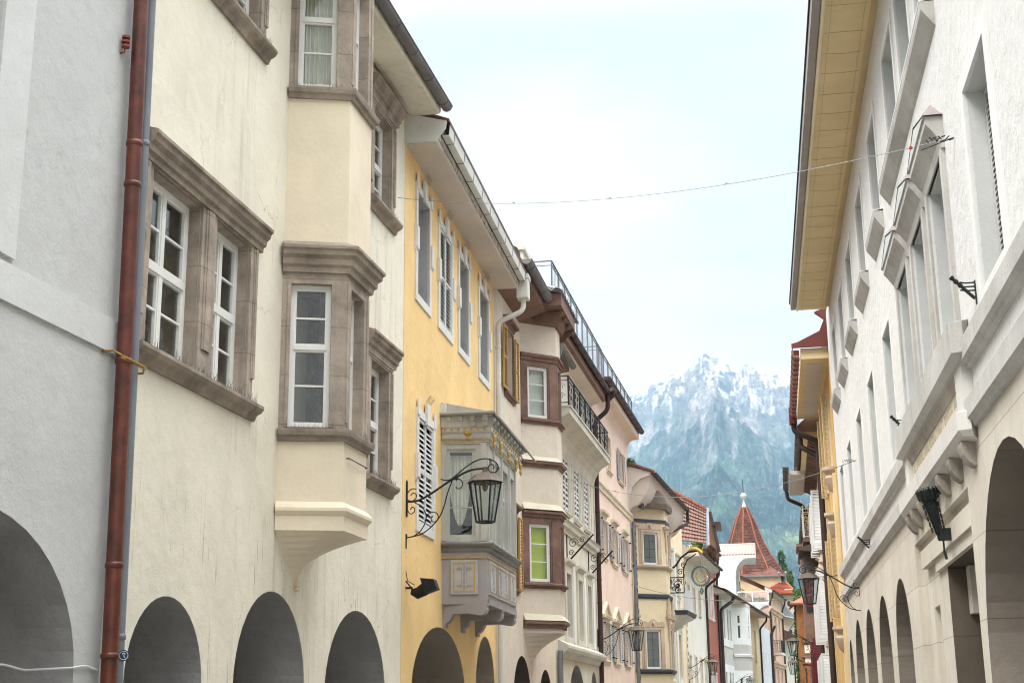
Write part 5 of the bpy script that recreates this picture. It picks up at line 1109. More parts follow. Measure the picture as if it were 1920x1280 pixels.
def band_R(s0, s1, z0, z1, d, m=GST): return MB(fR).sweep([(s0, 0), (s1, 0)], [(-.004, z0-.05), (d*.5, z0-.04), (d*.6, z0+.0), (d, z0+.03), (d, z1), (-.004, z1+.04)]).build('string_course', m, rR)
band_R(5, 14.6, 5.02, 5.25, .11); band_R(20.75, 38.35, 5.02, 5.25, .11)
band_R(5, 14.6, 4.4, 4.62, .12); band_R(20.75, 38.35, 4.4, 4.62, .12)
MB(fR).sweep([(14.62, -.0), (14.63, .02), (20.7, .02), (20.71, 0)], [(.0, 5.02), (.08, 5.02), (.1, 5.08), (.19, 5.12), (.2, 5.44), (.0, 5.5)]).build('cornice', GST, rR)
MB(fR).sweep([(14.62, -.0), (14.63, .02), (20.7, .02), (20.71, 0)], [(.0, 4.24), (.14, 4.26), (.19, 4.32), (.2, 4.5), (.12, 4.53), (.0, 4.55)]).build('lower_cornice', mat('pale_smooth_stone', (.62, .60, .56), bump=.3, var=.06, streak=.4), rR)
b = MB(fR)
for a, e in ((14.68, 15.15), (20.2, 20.65)): b.box(a, e, -.004, .11, 4.53, 5.03).cut()
b.build_each('frieze_block', MATS['pale_smooth_stone'], rR)
MB(fR).box(15.15, 20.2, -.004, .05, 4.53, 5.03).build('frieze_panel', mat('cream_stone_panel', (.66, .59, .46), bump=.3, var=.05, streak=.5, scol=(.5, .43, .32)), rR)
MB(fR).prism([(.045, 4.92), (.07, 4.92), (.085, 4.97), (.12, 5.02), (.045, 5.03)], 's', 15.15, 20.2).build('panel_moulding', DST, rR)
# the carved inscription, worn beyond reading: two rows of narrow upright letter strokes
b = MB(fR); s = 15.4
while s < 20.0:
    if random.random() > .13:
        for (z0, z1) in ((4.77, 4.88), (4.60, 4.70)):
            if random.random() > .15: b.box(s, s+.016, .049, .0525, z0, z1)
            if random.random() > .5: zc = random.choice((z0, z1-.014)); b.box(s, s+.06, .049, .0525, zc, zc+.014)
    s += .085
b.build('carved_letters', mat('letter_shadow_stone', (.34, .29, .22), var=.2), rR)  # thin strips; the shade of the carved letters is put into their colour
b = MB(fR); pr = [(.0, 4.25), (.17, 4.25), (.17, 4.19), (.15, 4.12), (.10, 4.04), (.05, 4.0), (.0, 3.99)]
for s in (14.75, 15.75, 16.8, 17.85, 18.85, 19.75, 20.4): b.prism(pr, 's', s, s+.22); b.cut()
b.build_each('bracket', DST, rR, bevel=.01)
# eave
OE = mat('ochre_soffit', (.69, .54, .31), bump=.4, bscale=20, var=.06, streak=.0)
b = MB(fR); b.prism([(-.2, 12.1), (.0, 12.0), (.12, 11.93), (.80, 11.93), (.80, 12.05), (-.2, 12.5)], 's', 5, 36.9)
for s in range(6, 37, 2): pass
b.build('eave', OE, rR)
b = MB(fR); b.box(5, 36.9, .802, .85, 11.9, 12.06); b.build('fascia', mat('pale_yellow_fascia', (.74, .66, .46), var=.05), rR)
b = MB(fR); b.prism([(.86, 11.97), (.99, 11.97), (1.0, 12.14), (.98, 12.14), (.97, 11.99), (.87, 11.99), (.87, 12.1), (.86, 12.1)], 's', 5, 37.0); b.build('gutter', mat('taupe_gutter', (.30, .27, .25), rough=.6, var=.08), rR)
b = MB(fR); b.tube([(5, 1.01, 12.15), (37, 1.01, 12.15)], .02, 6); b.build('gutter_rim', IRON, rR)
b = MB(fR); b.prism([(.99, 12.14), (1.0, 12.2), (-4, 14.2), (-4, 14.1)], 's', 5, 36.9); b.build('roof', TILE_D, rR)
b = MB(fR)   # soffit board joints
for k in range(40):
    s = 5.5+k*.8+random.uniform(-.2, .2); b.tube([(s, .15, 11.927), (s+random.uniform(-.05, .05), .45, 11.927), (s, .77, 11.927)], .004, 4)
b.tube([(5, .2, 11.927), (36.9, .2, 11.927)], .004, 4); b.tube([(5, .7, 11.927), (36.9, .7, 11.927)], .004, 4); b.build('soffit_joints', mat('joint_line', (.45, .33, .16), var=0), rR)
# things fixed to the right-hand wall
def flag_holder(s, z, label):
    e = empty('flag_holder', (2.3, s, z), label, 'flag holder', 'triple flagpole holders on the white wall')
    b = MB(); b.box(-.02, 0, -.05, .05, -.16, .32); b.build('back_plate', IRON, e)
    b = MB(); b.tube([(-.03, 0, -.05), (-.46, -.0, .42)], .035, 10)
    for k in (.6, .78, .95): b.tube([(-.03-.43*k+.02, 0, -.05+.47*k-.02), (-.03-.43*k-.02, 0, -.05+.47*k+.02)], .05, 10)
    b.build('pole_socket', IRON, e, smooth=True)
    b = MB()
    for z_ in (.12, .2, .28): b.tube([(0, 0, z_-.0), (-.2, 0, z_), (-.3-.0, 0, z_+.02)], .016, 6)
    b.build('stay', IRON, e); e.scale = (.5, .5, .5)
fh = [(13.95, 5.55, 'black iron triple flag holder nearest the roller-blind window, just above the stone band'), (20.85, 5.55, 'black iron triple flag holder above the far end of the inscribed frieze'), (29.2, 4.78, 'black iron triple flag holder between the two stone bands, past the frieze')]
for s, z, l in fh: flag_holder(s, z, l)
# torch-shaped bronze lamp
BRZ = mat('dark_bronze', (.018, .024, .022), rough=.45, metal=.5, bump=.5, bscale=40, var=.25, spec=.5)
tl = empty('torch_wall_lamp', (2.3, 17.25, 3.53), 'dark bronze torch-shaped lamp leaning out under the inscribed stone cornice', 'wall lamp')
b = MB(); ax = Vector((-.13, -.02, .60)); L_ = ax.length; ax.normalize(); q1_ = ax.cross(Vector((0, 1, 0))).normalized(); q2_ = ax.cross(q1_)
prof = [(0, .055), (.04, .07), (.1, .06), (.12, .075), (.62, .13), (.64, .15), (.66, .13), (.7, .17), (.76, .2), (.86, .2), (.9, .16)]
pts = []; n = 8
for t, r in prof:
    for i in range(n): a = 2*math.pi*(i+.5)/n; pts.append(tuple(Vector((-.12, 0, .0))+ax*t*L_/.88+(q1_*math.cos(a)+q2_*math.sin(a))*r*.6))
b.add(pts, [(j*n+i, j*n+(i+1) % n, (j+1)*n+(i+1) % n, (j+1)*n+i) for j in range(len(prof)-1) for i in range(n)]+[tuple(range(n)), tuple(range(len(pts)-n, len(pts)))]); b.build('torch_body', BRZ, tl)
b = MB()
for i in range(12):
    a = 2*math.pi*i/12; c = Vector((-.12, 0, 0))+ax*.8*L_/.88+(q1_*math.cos(a)+q2_*math.sin(a))*.105; b.tube([tuple(c-ax*.06), tuple(c+ax*.05), tuple(c+ax*.08)], [.015, .028, .01], 6)
b.build('torch_crown', BRZ, tl)
b = MB()
for i in range(8):
    a = 2*math.pi*(i+.0)/8+.39
    for k in range(5):
        t = .2+k*.1; r = .055+.045*t; c = Vector((-.12, 0, 0))+ax*t*L_/.88+(q1_*math.cos(a)+q2_*math.sin(a))*(r+.012); b.tube([tuple(c-ax*.03), tuple(c+ax*.03)], .009, 4)
b.build('relief', BRZ, tl)
b = MB(); b.box(-.14, 0, -.05, .05, .0, .14); b.box(-.3, 0, -.04, .04, .55, .6); b.tube([(-.1, 0, .0), (-.1, 0, -.12)], .012, 5); b.tube([(-.1, 0, -.12), (-.08, 0, -.22)], .018, 5); b.build('wall_mount', BRZ, tl)

# ochre house and the ones behind it
ochre = mat('ochre_render', (.60, .37, .13), bump=1.6, bscale=22, var=.1, streak=.3)
fO, rO = plain_house('ochre_house', 'ochre rendered house with lattice shutters and a dark red boxed gutter, beyond the white house', (2.3, 38.55), 0.6, 8.5, 11.2, ochre, [], side=-1, over=.01, gut=None, roofm=None, depth=8)

b = MB(fO); b.box(.02, 8.4, -.1, .74, 11.0, 11.3); b.build('eave', OE, rO)
b = MB(fO); b.box(.6, 7.9, .14, .6, 10.985, 10.999); b.build('soffit_panel', EV, rO)
RG = mat('dark_red_gutter', (.13, .032, .026), rough=.5, var=.15)
b = MB(fO); b.prism([(.78, 11.05), (.92, 11.05), (.97, 11.15), (.97, 11.32), (.95, 11.32), (.93, 11.1), (.78, 11.1)], 's', -.05, 8.5); b.build('gutter', mat('mauve_tile_gutter', (.30, .15, .13), rough=.6, var=.15), rO)
b = MB(fO); s = .3
while s < 8.4: b.prism([(.77, 11.03), (.93, 11.03), (.985, 11.14), (.985, 11.33), (.77, 11.33)], 's', s, s+.04); s += .6
b.prism([(-.1, 11.3), (.98, 11.3), (.98, 11.42), (.6, 11.5), (.15, 11.75), (-.1, 11.9)], 's', -.12, -.06); b.box(8.3, 8.7, .75, 1.0, 10.85, 11.4); b.build('gutter_rib', RG, rO)
b = MB(fO); b.prism([(-.2, 11.4), (.9, 11.42), (.2, 11.75), (.05, 12.1), (.3, 12.3), (-.1, 12.45), (-.2, 12.4)], 's', -.1, .1); b.box(.1, 8.3, -3, 0, 11.3, 12.3); b.build('roof', RG, rO)
pipe(rO, fO, [(8.5, .86, 10.9), (8.5, .86, 10.6), (8.45, .12, 10.25), (8.45, .12, .1)], .09, BPIPE)
CRW = mat('cream_lattice', (.54, .42, .24), var=.08)
for k, s in enumerate((2.2, 4.1, 6.0)):
    window(rO, fO, s-.5, s+.5, 8.2, 10.2, rec=.2, holed=False, surround='flat', smat=TF, sw=.16, sd_=.05, m=CRW)
    for (z0, z1) in ((7.9, 10.3), (4.2, 6.6)):
        sub = fO.sub((s-.55, .03), (s-.62, .22)); louvre(sub, 0, sub.L, z0, z1, -.02, .04, .14, mid=False).build('shutter', CRW, rO)
MB(fO).box(.5, 1.4, -.01, .09, .1, 7.9).build('pale_pilaster', mat('pale_ochre', (.66, .54, .32), var=.06), rO)
b = MB(fO)
for (s, z) in ((.9, 7.9), (1.3, 6.7), (.8, 3.6)): b.lathe((s, .1), [(0, z-.5), (.1, z-.4), (.2, z-.1), (.12, z), (.26, z+.12), (.26, z+.2), (0, z+.22)], 10).cut()
b.build_each('stucco_console', TG, rO, smooth=True)
fP, rP = plain_house('white_shuttered_house', 'white house with projecting white shutters, brown guttered eave and gilded balcony on the right', (2.42, 47.2), 1.0, 13, 10.5, GREYW, [], side=-1, over=.62, gut=BPIPE, eavem=OE, roofm=TILE_D)
b = MB(fP)
for k in range(22): s = .5+k*.55; b.prism([(0, 10.2), (.45, 10.4), (.45, 10.47), (0, 10.47)], 's', s, s+.12).cut()
b.build_each('rafter', BW, rP)
for s in (3.0, 6.0, 9.0):
    window(rP, fP, s-.5, s+.5, 4.2, 6.2, rec=.2, holed=False, surround='flat', smat=TG, sw=.2, sd_=.06)
    window(rP, fP, s-.5, s+.5, 1.6, 3.4, rec=.2, holed=False, surround='flat', smat=TG, sw=.2, sd_=.06)
    for (z0, z1) in ((4.1, 6.3), (7.3, 9.0), (1.5, 3.5)):
        for q, e_ in ((s-.55, -.12), (s+.55, .12)):
            sub = fP.sub((q, .03), (q+e_, .42)); louvre(sub, 0, sub.L, z0, z1, -.02, .04, .1, mid=False).build('shutter', SHW, rP)
    b = MB(fP); b.lathe((s, .05), [(.05, 6.4), (.25, 6.6), (.15, 6.9), (.3, 7.0), (0, 7.1)], 8); b.build('stucco_cartouche', TG, rP)
pipe(rP, fP, [(.5, .7, 10.5), (.5, .7, 10.2), (.2, .12, 9.8), (.2, .12, .1)], .09, BPIPE)
b = MB(fP); b.prism([(-.1, 10.62), (.75, 10.62), (.8, 10.8), (.45, 11.1), (.1, 11.25), (-.1, 11.3)], 's', -.1, .05); b.build('verge_board', BW, rP)
b = MB(fP); b.box(7.2, 12.6, .5, 1.05, 10.35, 10.5); be = b.build('bay_eave', EV, rP); gutter(rP, fP, 7.0, 12.7, 1.18, 10.62, .11, BPIPE, parent=be)
pipe(rP, fP, [(12.6, 1.15, 10.5), (12.6, 1.15, 10.2), (12.7, .5, 9.9), (12.7, .5, 9.2)], .08, BPIPE)
b = MB(fP); b.box(8.6, 11.4, 0, .68, 7.95, 8.12); bb_ = b.build('balcony', BW, rP)
railing(bb_, fP, 8.65, 11.3, .62, 8.15, 9.25, m=MATS['white_rail'], pitch=.09, ret=(.6, True), r=.02)
b = MB(fP)
for i in range(4):
    for z in (8.35, 8.6, 8.85): b.tube([(8.6, .1+i*.14+.05*math.cos(t), z+.09*math.sin(t)) for t in [k*.7 for k in range(9)]], .014, 4, closed=True)
b.box(8.59, 8.62, .02, .62, 9.0, 9.04); b.build('gilt_scrollwork', mat('bright_gilt', (.50, .33, .08), rough=.4, metal=.2, var=.1), bb_)
b = MB(fP)
for d in (.62, .4): b.lathe((8.65, d), [(0, 9.25), (.05, 9.3), (0, 9.37)], 8)
b.lathe((11.3, .62), [(0, 9.25), (.05, 9.3), (0, 9.37)], 8); b.build('gilt_knob', MATS['bright_gilt'], bb_)
b = MB(fP); b.prism([(0, 7.95), (.85, 7.7), (.85, 7.62), (0, 7.5)], 's', 8.3, 11.8); b.prism([(0, 7.5), (.7, 7.55), (.7, 6.9), (0, 6.4)], 's', 8.9, 11.2); b.build('bay_roof', mat('dark_bay_tile', (.09, .07, .06), bump=.6, var=.2), rP)
fQ, rQ = plain_house('wine_shutter_house', 'narrow pale house with dark wine-red shutters and a brown timber oriel', (2.66, 60.3), 1.0, 22, 9.6, GREYW, [], side=-1, over=.4, gut=BPIPE, eavem=BW, roofm=TILE_D)
WINE = mat('wine_red_shutter', (.12, .018, .022), rough=.6, var=.12)
for s in (1.5, 5.0, 9.0):
    for z0, z1 in ((6.4, 8.6), (2.6, 4.6)):
        sub = fQ.sub((s, .03), (s-.1, .45)); louvre(sub, 0, sub.L, z0, z1, -.02, .04, .1, mid=False).build('shutter', WINE, rQ)
        window(rQ, fQ, s+.05, s+1.1, z0, z1, rec=.15, holed=False, surround='flat', smat=WJ, sw=.1, sd_=.05)
b = MB(fQ); b.box(9.5, 12.5, 0, .62, 5.0, 9.3); b.box(9.3, 12.7, 0, .8, 9.3, 9.45); b.box(9.4, 12.6, 0, .7, 4.8, 5.0); oq = b.build('timber_oriel', BW, rQ)
b = MB(fQ); b.box(9.46, 9.5, .12, .5, 6.2, 8.8); b.build('pane', DG, oq)
pipe(rQ, fQ, [(.1, .4, 9.6), (.1, .4, 9.3), (.1, .12, 9.0), (.1, .12, .1)], .1, BPIPE); pipe(rQ, fQ, [(12.8, .12, 9.4), (12.8, .12, .1)], .13, BPIPE)
# orange-brown painted tower house at the end of the right side
YN = 112.
xn0 = at(1499, 1200, YN)[0]; xn1 = at(1524, 1200, YN)[0]+4
rN = empty('orange_brown_house', (xn0, YN, 0), 'orange-brown painted house with tall dark shutters and two white panels of scrollwork, small red roof', 'house'); wN = WF(rN.location)
def Nx(x, y): p = at(x, y, YN); return p[0], p[2]
ON = mat('orange_brown_render', (.26, .105, .035), bump=.5, var=.15, vscale=2, streak=.3)
zt = Nx(1505, 1130)[1]
b = MB(wN); b.box(xn0, xn1, YN, YN+8, 0, zt); b.build('wall', ON, rN)
b = MB(wN); b.add([(xn0-.5, YN-.5, zt), (xn1, YN-.5, zt), (xn1, YN+3, zt+1.1), (xn0+1.2, YN+3, zt+1.1), (xn0-.5, YN+8, zt)], [(0, 1, 2, 3), (0, 3, 4)]); b.box(xn0-.5, xn1, YN-.5, YN+.1, zt-.12, zt-.01); b.build('roof', TILE, rN)
def Nbox(x0, y0, x1, y1, d, m, nm, par=rN):
    a, z1 = Nx(x0, y0); c, z0 = Nx(x1, y1); return MB(wN).box(min(a, c), max(a, c), YN-d, YN+.02, z0, z1).build(nm, m, par)
f1 = Nbox(1504, 1146, 1521, 1199, .08, mat('dark_orange_frame', (.32, .11, .035), var=.2), 'window_frame')
Nbox(1508, 1150, 1513, 1198, .12, mat('deep_red_shutter', (.13, .025, .01), var=.2), 'shutter', f1); Nbox(1515, 1148, 1521, 1163, .12, OCH, 'shutter', f1); Nbox(1515.5, 1163, 1521, 1197, .1, BW, 'shutter', f1)
Nbox(1503.5, 1199, 1524, 1204, .15, ON, 'string_course'); Nbox(1503, 1228.5, 1524, 1231, .18, BW, 'string_course'); Nbox(1504, 1241.5, 1524, 1243.5, .15, ON, 'string_course')
WPN = mat('white_painted_panel', (.68, .66, .62), var=.1)
p1 = Nbox(1508, 1206, 1519.5, 1223.5, .06, WPN, 'painted_panel'); p2 = Nbox(1509.5, 1231.5, 1520.5, 1241, .06, WPN, 'painted_panel')
def Ndot(x, y, r, m, par, nm='painted_motif', sx=1.):
    a, z = Nx(x, y); k = YN/F_PX; b = MB(wN); b.add([(a+r*k*sx*math.cos(t), YN-.065-.001, z+r*k*math.sin(t)) for t in [i*.6283 for i in range(10)]], [tuple(range(10))]); b.build(nm, m, par)
for x, y, r, m, sx in ((1511, 1211, 1.2, OCH, 1), (1516, 1211, 1.2, OCH, 1), (1513.5, 1212.5, .9, WINE, .5), (1513.5, 1217, 1.8, OCH, 1.1), (1513.5, 1220.5, 1, GREYW, 2)): Ndot(x, y, r, m, p1, sx=sx)
for x, y, r, m, sx in ((1511.5, 1234, 1.1, OCH, 1), (1518, 1234, 1.1, OCH, 1), (1515, 1239.5, 1.2, OCH, 1.4)): Ndot(x, y, r, m, p2, sx=sx)
f2_ = Nbox(1507, 1248, 1523, 1290, .08, MATS['dark_orange_frame'], 'window_frame'); Nbox(1510, 1251, 1515, 1290, .12, SHADE_DK, 'pane', f2_); Nbox(1516, 1251, 1521, 1290, .12, BW, 'shutter', f2_)
# creeper beside it
vx = at(1499, 1200, 118)[0]; ve = empty('green_creeper', (vx, 118, 0), 'strip of bright green climbing foliage between the pink gabled and the orange-brown house', 'plant')
b = MB(); random.seed(11)
for i in range(3200):
    z = random.uniform(.5, 11.2); x = max(-.34, min(.4, random.gauss(.03, .2)))*(1.15-.04*z); y = random.gauss(0, .3); s = random.uniform(.07, .17); a = random.uniform(0, 6.28); e_ = random.uniform(-.6, .6)
    b.add([(x-s*math.cos(a), y-s*e_, z-s*math.sin(a)), (x+s*.5*math.sin(a), y, z-s*.5*math.cos(a)), (x+s*math.cos(a), y+s*e_, z+s*math.sin(a)), (x-s*.5*math.sin(a), y, z+s*.5*math.cos(a))], [(0, 1, 2, 3)])
b.build('foliage', mat('creeper_leaf', (.06, .13, .018), rough=.6, var=.4, vscale=1.5), ve, recalc=False); b = MB(); b.tube([(0, .2, 0), (.1, .2, 5), (0, .2, 10.5)], .08, 6); b.build('stem', MATS['bark'], ve)

# ================================================================== lamps on scrolled brackets
_S = 499.
def zp(L): return [((x-40)/_S, (410-y)/_S) for x, y in L]
def smooth(P, k=5):
    out = []; n = len(P)
    for i in range(n-1):
        p0, p1, p2, p3 = P[max(0, i-1)], P[i], P[i+1], P[min(n-1, i+2)]
        for j in range(k):
            t = j/k; out.append(tuple(.5*((2*p1[q])+(-p0[q]+p2[q])*t+(2*p0[q]-5*p1[q]+4*p2[q]-p3[q])*t*t+(-p0[q]+3*p1[q]-3*p2[q]+p3[q])*t**3) for q in (0, 1)))
    out.append(P[-1]); return out
IRONC = [([(50, 412), (140, 405), (240, 360), (350, 290), (450, 230), (560, 175), (640, 155), (745, 150)], .018),
 ([(340, 225), (380, 240), (430, 232), (480, 195), (550, 140), (630, 90), (700, 68), (770, 75), (820, 105), (838, 150), (815, 185), (775, 185), (752, 160), (757, 130), (780, 118), (802, 135), (795, 158)], .011),
 ([(450, 235), (500, 232), (530, 265), (520, 305), (490, 315), (472, 298)], .009),
 ([(440, 245), (400, 350), (370, 460), (330, 550), (260, 630), (170, 690), (50, 715)], .012),
 ([(115, 420), (180, 460), (215, 530), (205, 600), (160, 670), (90, 712)], .010),
 ([(205, 580), (230, 525), (270, 505), (310, 520), (320, 555), (300, 585), (270, 585), (258, 560), (275, 540)], .009),
 ([(130, 305), (85, 305), (50, 345), (50, 390), (90, 406), (125, 385), (128, 350), (100, 340), (80, 360)], .009),
 ([(55, 400), (55, 480), (80, 515), (112, 500), (115, 470), (95, 458), (78, 480)], .009)]
LGL = glass_mat('lamp_glass')
CAPM = mat('weathered_lamp_cap', (.16, .13, .105), rough=.7, metal=.3, var=.25, streak=.4)
def street_lamp(wallpt, out, label, scale=1.0, slant=0.):
    """bracket root on the wall; 'out' is the plan direction away from the wall"""
    e = empty('wall_lantern', wallpt, label, 'street lamp', 'iron lanterns on scrolled wall brackets')
    o2 = Vector((out[0], out[1], 0)).normalized(); tn = Vector((-o2.y, o2.x, 0))
    def Q(r, z, t=0.): v = o2*r*scale+tn*t*scale; return (v.x, v.y, z*scale)
    b = MB()
    for L, r in IRONC: b.tube([Q(*p) for p in smooth(zp(L), 4)], r*scale, 6)
    b.tube([Q(.015, .38), Q(.015, .33), Q(.015, -.26)], [.004, .02*scale, .02*scale], 6); b.tube([Q(.01, -.55), Q(.01, -.8)], [.02*scale, .01*scale], 6); b.tube([Q(.86, .35), Q(.90, .38)], .03*scale, 6)
    b.build('bracket', IRON, e, smooth=True)
    c = 1.37; zt = .33; n = 6
    def hexa(r, z, k=0.): return [Q(c+r*math.cos(math.pi*(i+k)/3), z, r*math.sin(math.pi*(i+k)/3)) for i in range(n)]
    b = MB(); P = [hexa(.325, zt-.05), hexa(.29, zt-.02), hexa(.20, zt+.075), hexa(.1, zt+.09), hexa(.07, zt+.12)]
    b.add([p for q in P for p in q], [(j*n+i, j*n+(i+1) % n, (j+1)*n+(i+1) % n, (j+1)*n+i) for j in range(4) for i in range(n)]+[tuple(range(4*n, 5*n))])
    b.tube([Q(c, zt+.1), Q(c, zt+.21)], .045*scale, 8); b.build('lantern_cap', CAPM, e)
    b = MB(); T_ = hexa(.275, zt-.05); Bt = hexa(.155, zt-.72)
    for i in range(n):
        b.tube([T_[i], Bt[i]], .016*scale, 5); b.tube([T_[i], T_[(i+1) % n]], .015*scale, 5); b.tube([Bt[i], Bt[(i+1) % n]], .018*scale, 5)
    b.tube([Q(c, zt-.72), Q(c+.15, zt-.72)], .012*scale, 5); b.build('lantern_frame', mat('black_lamp_paint', (.018, .018, .018), rough=.45, var=.1), e)
    b = MB(); b.add(hexa(.262, zt-.06)+hexa(.145, zt-.71), [(i, (i+1) % n, n+(i+1) % n, n+i) for i in range(n)]); b.build('glass', LGL, e, recalc=False)
    b = MB(); b.lathe((0, 0), [(.03, 0), (.05, -.04), (.05, -.1), (.02, -.15)], 8); o = b.build('lamp_holder', CAPM, e); o.location = Q(c, zt-.05); o.scale = (scale,)*3
    return e
def on(f, s, z, d=.0): w = f.P0+f.u*s+f.n*d; return (w[0], w[1], z)
street_lamp(on(fC, .27, 5.13), fC.n, 'large near iron lantern in front of the grey bay of the yellow house')
street_lamp(on(fF, .05, 4.13), fF.n, 'iron lantern on a scrolled bracket in front of the pink house shutters', 1.0)
street_lamp(on(fH, .0, 3.98), fH.n, 'iron lantern in front of the dark downpipe of the red house', 1.0)
street_lamp(on(fJ, 5.0, 3.5), fJ.n, 'iron lantern low in front of the grey house with the white oriel', 1.0)
street_lamp(on(fR, 32.8, 4.27), fR.n, 'large iron lantern hanging from the bracket at the far end of the stone arcade', .82)
street_lamp(on(fQ, 4.0, 4.35), fQ.n, 'mid-distance iron lantern in front of the orange-brown house, right side', .92)
street_lamp(on(fQ, 21.5, 4.0), fQ.n, 'farthest small iron lantern on the right side, below the other', .92)

# spotlight on the yellow house
sp_s, sp_z = fC.pt(758, 1100, 0)
sl = empty('black_spotlight', on(fC, .3, 3.68), 'black floodlight on a small arm low on the yellow wall beside the cream house', 'spotlight')
class LF:
    def __init__(s, f): s.f = f
    def W(s, a, d, z): v = s.f.u*a+s.f.n*d; return (v[0], v[1], z)
lf = LF(fC); BLK = mat('black_plastic', (.012, .012, .012), rough=.5, bump=.4, bscale=30, var=.2)
b = MB(lf); b.tube([(0, 0, .12), (0, .1, .0), (0, .12, -.12), (0, .3, -.14)], .014, 6); b.tube([(0, .0, .28), (0, .03, .12), (0, .15, .05)], .008, 5); b.tube([(0, 0, .0), (0, .12, .0)], .02, 6); b.build('arm', IRON, sl)
b = MB(lf); b.tube([(0, .1, -.06), (0, .2, -.09), (0, .32, -.03), (0, .38, 0)], [.05, .10, .11, .09], 10); b.build('housing', BLK, sl, smooth=True)
b = MB(lf); b.prism([(.27, .15), (.50, .13), (.56, -.03), (.36, -.1)], 's', -.13, .13); b.build('barn_door', BLK, sl)

# ornate inn sign on the baroque house
ss = empty('wrought_iron_inn_sign', on(fG, 6.0, 7.0), 'ornate wrought-iron hanging sign with gilded lion head and a wreath on the off-white house', 'sign')
lg = LF(fG); b = MB(lg); 
b.tube([(0, 0, -1.2), (0, 0, 1.1)], .035, 6)
for z in (-1.1, -.9, .0, .7, .95): b.tube([(0, 0, z), (0, .5 if abs(z) > .8 else 1.5, z)], .028, 5)
b.tube([(0, 1.5, 0), (0, 1.5, .7)], .025, 5)
b.tube([(0, .3, .95), (0, .8, 1.0), (0, 1.15, 1.25), (0, 1.4, 1.6), (0, 1.75, 1.85), (0, 2.2, 1.9)], .045, 6); b.tube([(0, 1.5, .7), (0, 1.5, 1.1), (0, 1.7, 1.5), (0, 2.1, 1.75)], .03, 5)
random.seed(3)
for (c0, cz, r0) in ((.3, .35, .22), (.75, .3, .3), (1.2, .35, .22), (.75, .55, .16), (1.35, .95, .16), (1.5, 1.25, .14), (.25, .8, .12), (.6, .85, .1), (1.2, .1, .14), (.3, .1, .12)):
    b.tube([(0, c0+r0*(1-t/20)*math.cos(t*.55), cz+r0*(1-t/20)*math.sin(t*.55)) for t in range(18)], .022, 4)
for k in range(26):
    c0 = random.uniform(.15, 1.4); cz = random.uniform(.08, .62); r0 = random.uniform(.05, .11); b.tube([(.02*math.cos(k), c0+r0*(1-t/16)*math.cos(t*.6+k), cz+r0*(1-t/16)*math.sin(t*.6+k)) for t in range(13)], .016, 4)
for (c0, z0) in ((.45, -1.05), (.45, .9)): b.tube([(0, .1, z0), (0, .5, z0), (0, .5, z0+.2), (0, .2, z0+.2), (0, .2, z0+.1)], .022, 4)
b.build('iron_bracket', IRON, ss)
b = MB(lg); b.tube([(0, 1.75, 1.9), (0, 1.9, 1.97), (0, 2.1, 1.98), (0, 2.25, 1.92), (0, 2.34, 1.8), (0, 2.32, 1.68)], [.03, .08, .10, .08, .11, .05], 8)
for k in range(7): t = k/6; b.tube([(0, 1.7+t*.5, 2.05), (0, 1.68+t*.55, 2.17)], .025, 4)
b.tube([(0, 2.4, 1.9), (0, 2.45, 2.05)], .03, 4); b.build('gilded_lion_head', MATS['bright_gilt'], ss, smooth=True)
b = MB(lg); b.tube([(0, 2.3, 1.6), (0, 2.3, .9)], .012, 4)
b.tube([(0, 2.3+.40*math.cos(t), .75+.44*math.sin(t)) for t in [i*.2618 for i in range(24)]], .05, 5, closed=True)
for i in range(26): t = i*.2417; c = (2.3+.40*math.cos(t), .75+.44*math.sin(t)); b.tube([(0, c[0], c[1]), (0, c[0]+.1*math.cos(t+.9), c[1]+.1*math.sin(t+.9))], .025, 4); b.tube([(0, c[0], c[1]), (0, c[0]-.08*math.cos(t-.9), c[1]-.08*math.sin(t-.9))], .022, 4)
b.tube([(0, 2.3, .2), (0, 2.36, .05), (0, 2.3, -.1), (0, 2.24, .05)], .05, 5, closed=True); b.build('wreath', mat('grey_green_iron', (.14, .17, .17), rough=.6, metal=.3, var=.3), ss)
b = MB(lg); b.tube([(0, 2.3+.22*math.cos(t), .72+.25*math.sin(t)) for t in [2.3+i*.27 for i in range(18)]], .045, 6); b.build('gilded_horseshoe', GOLD, ss)
# small balcony under the sign
fGb = fG; b = MB(fG); b.prism([(0, 5.75), (.3, 5.5), (.95, 5.95), (1.3, 6.1), (1.3, 6.3), (0, 6.3)], 's', 8.0, 11.4); sb = b.build('small_balcony', TE, rG); MB(fG).sweep([(7.9, 0), (7.95, 1.32), (11.4, 1.32), (11.45, 0)], [(0, 6.14), (.06, 6.18), (.1, 6.32), (0, 6.36)]).build('slab_edge', DKS, sb)
railing(sb, fG, 8.0, 11.35, 1.25, 6.4, 7.4, m=MATS['white_rail'], pitch=.12, ret=(1.2, True), r=.025)

# plant tufts growing on the roofs
def tuft(p, r, n, label, q=.07, flat=.8, c=None):
    e = empty('roof_plant', p, label, 'plant'); b = MB(); leafball(b, (0, 0, r*.5), r, n, q, flat); b.build('foliage', FOL, e, recalc=False)
    b = MB(); b.tube([(0, 0, -.1), (0, 0, r*.5)], .03, 5); b.build('stem', MATS['bark'], e)
tuft(at(1310, 1030, 84), .5, 500, 'round green bush on the corner of the off-white eave in front of the red house')
tuft(at(1181, 874, 60.3), .28, 240, 'small yellow-green weed growing on the roof edge beside the pink house', .06)

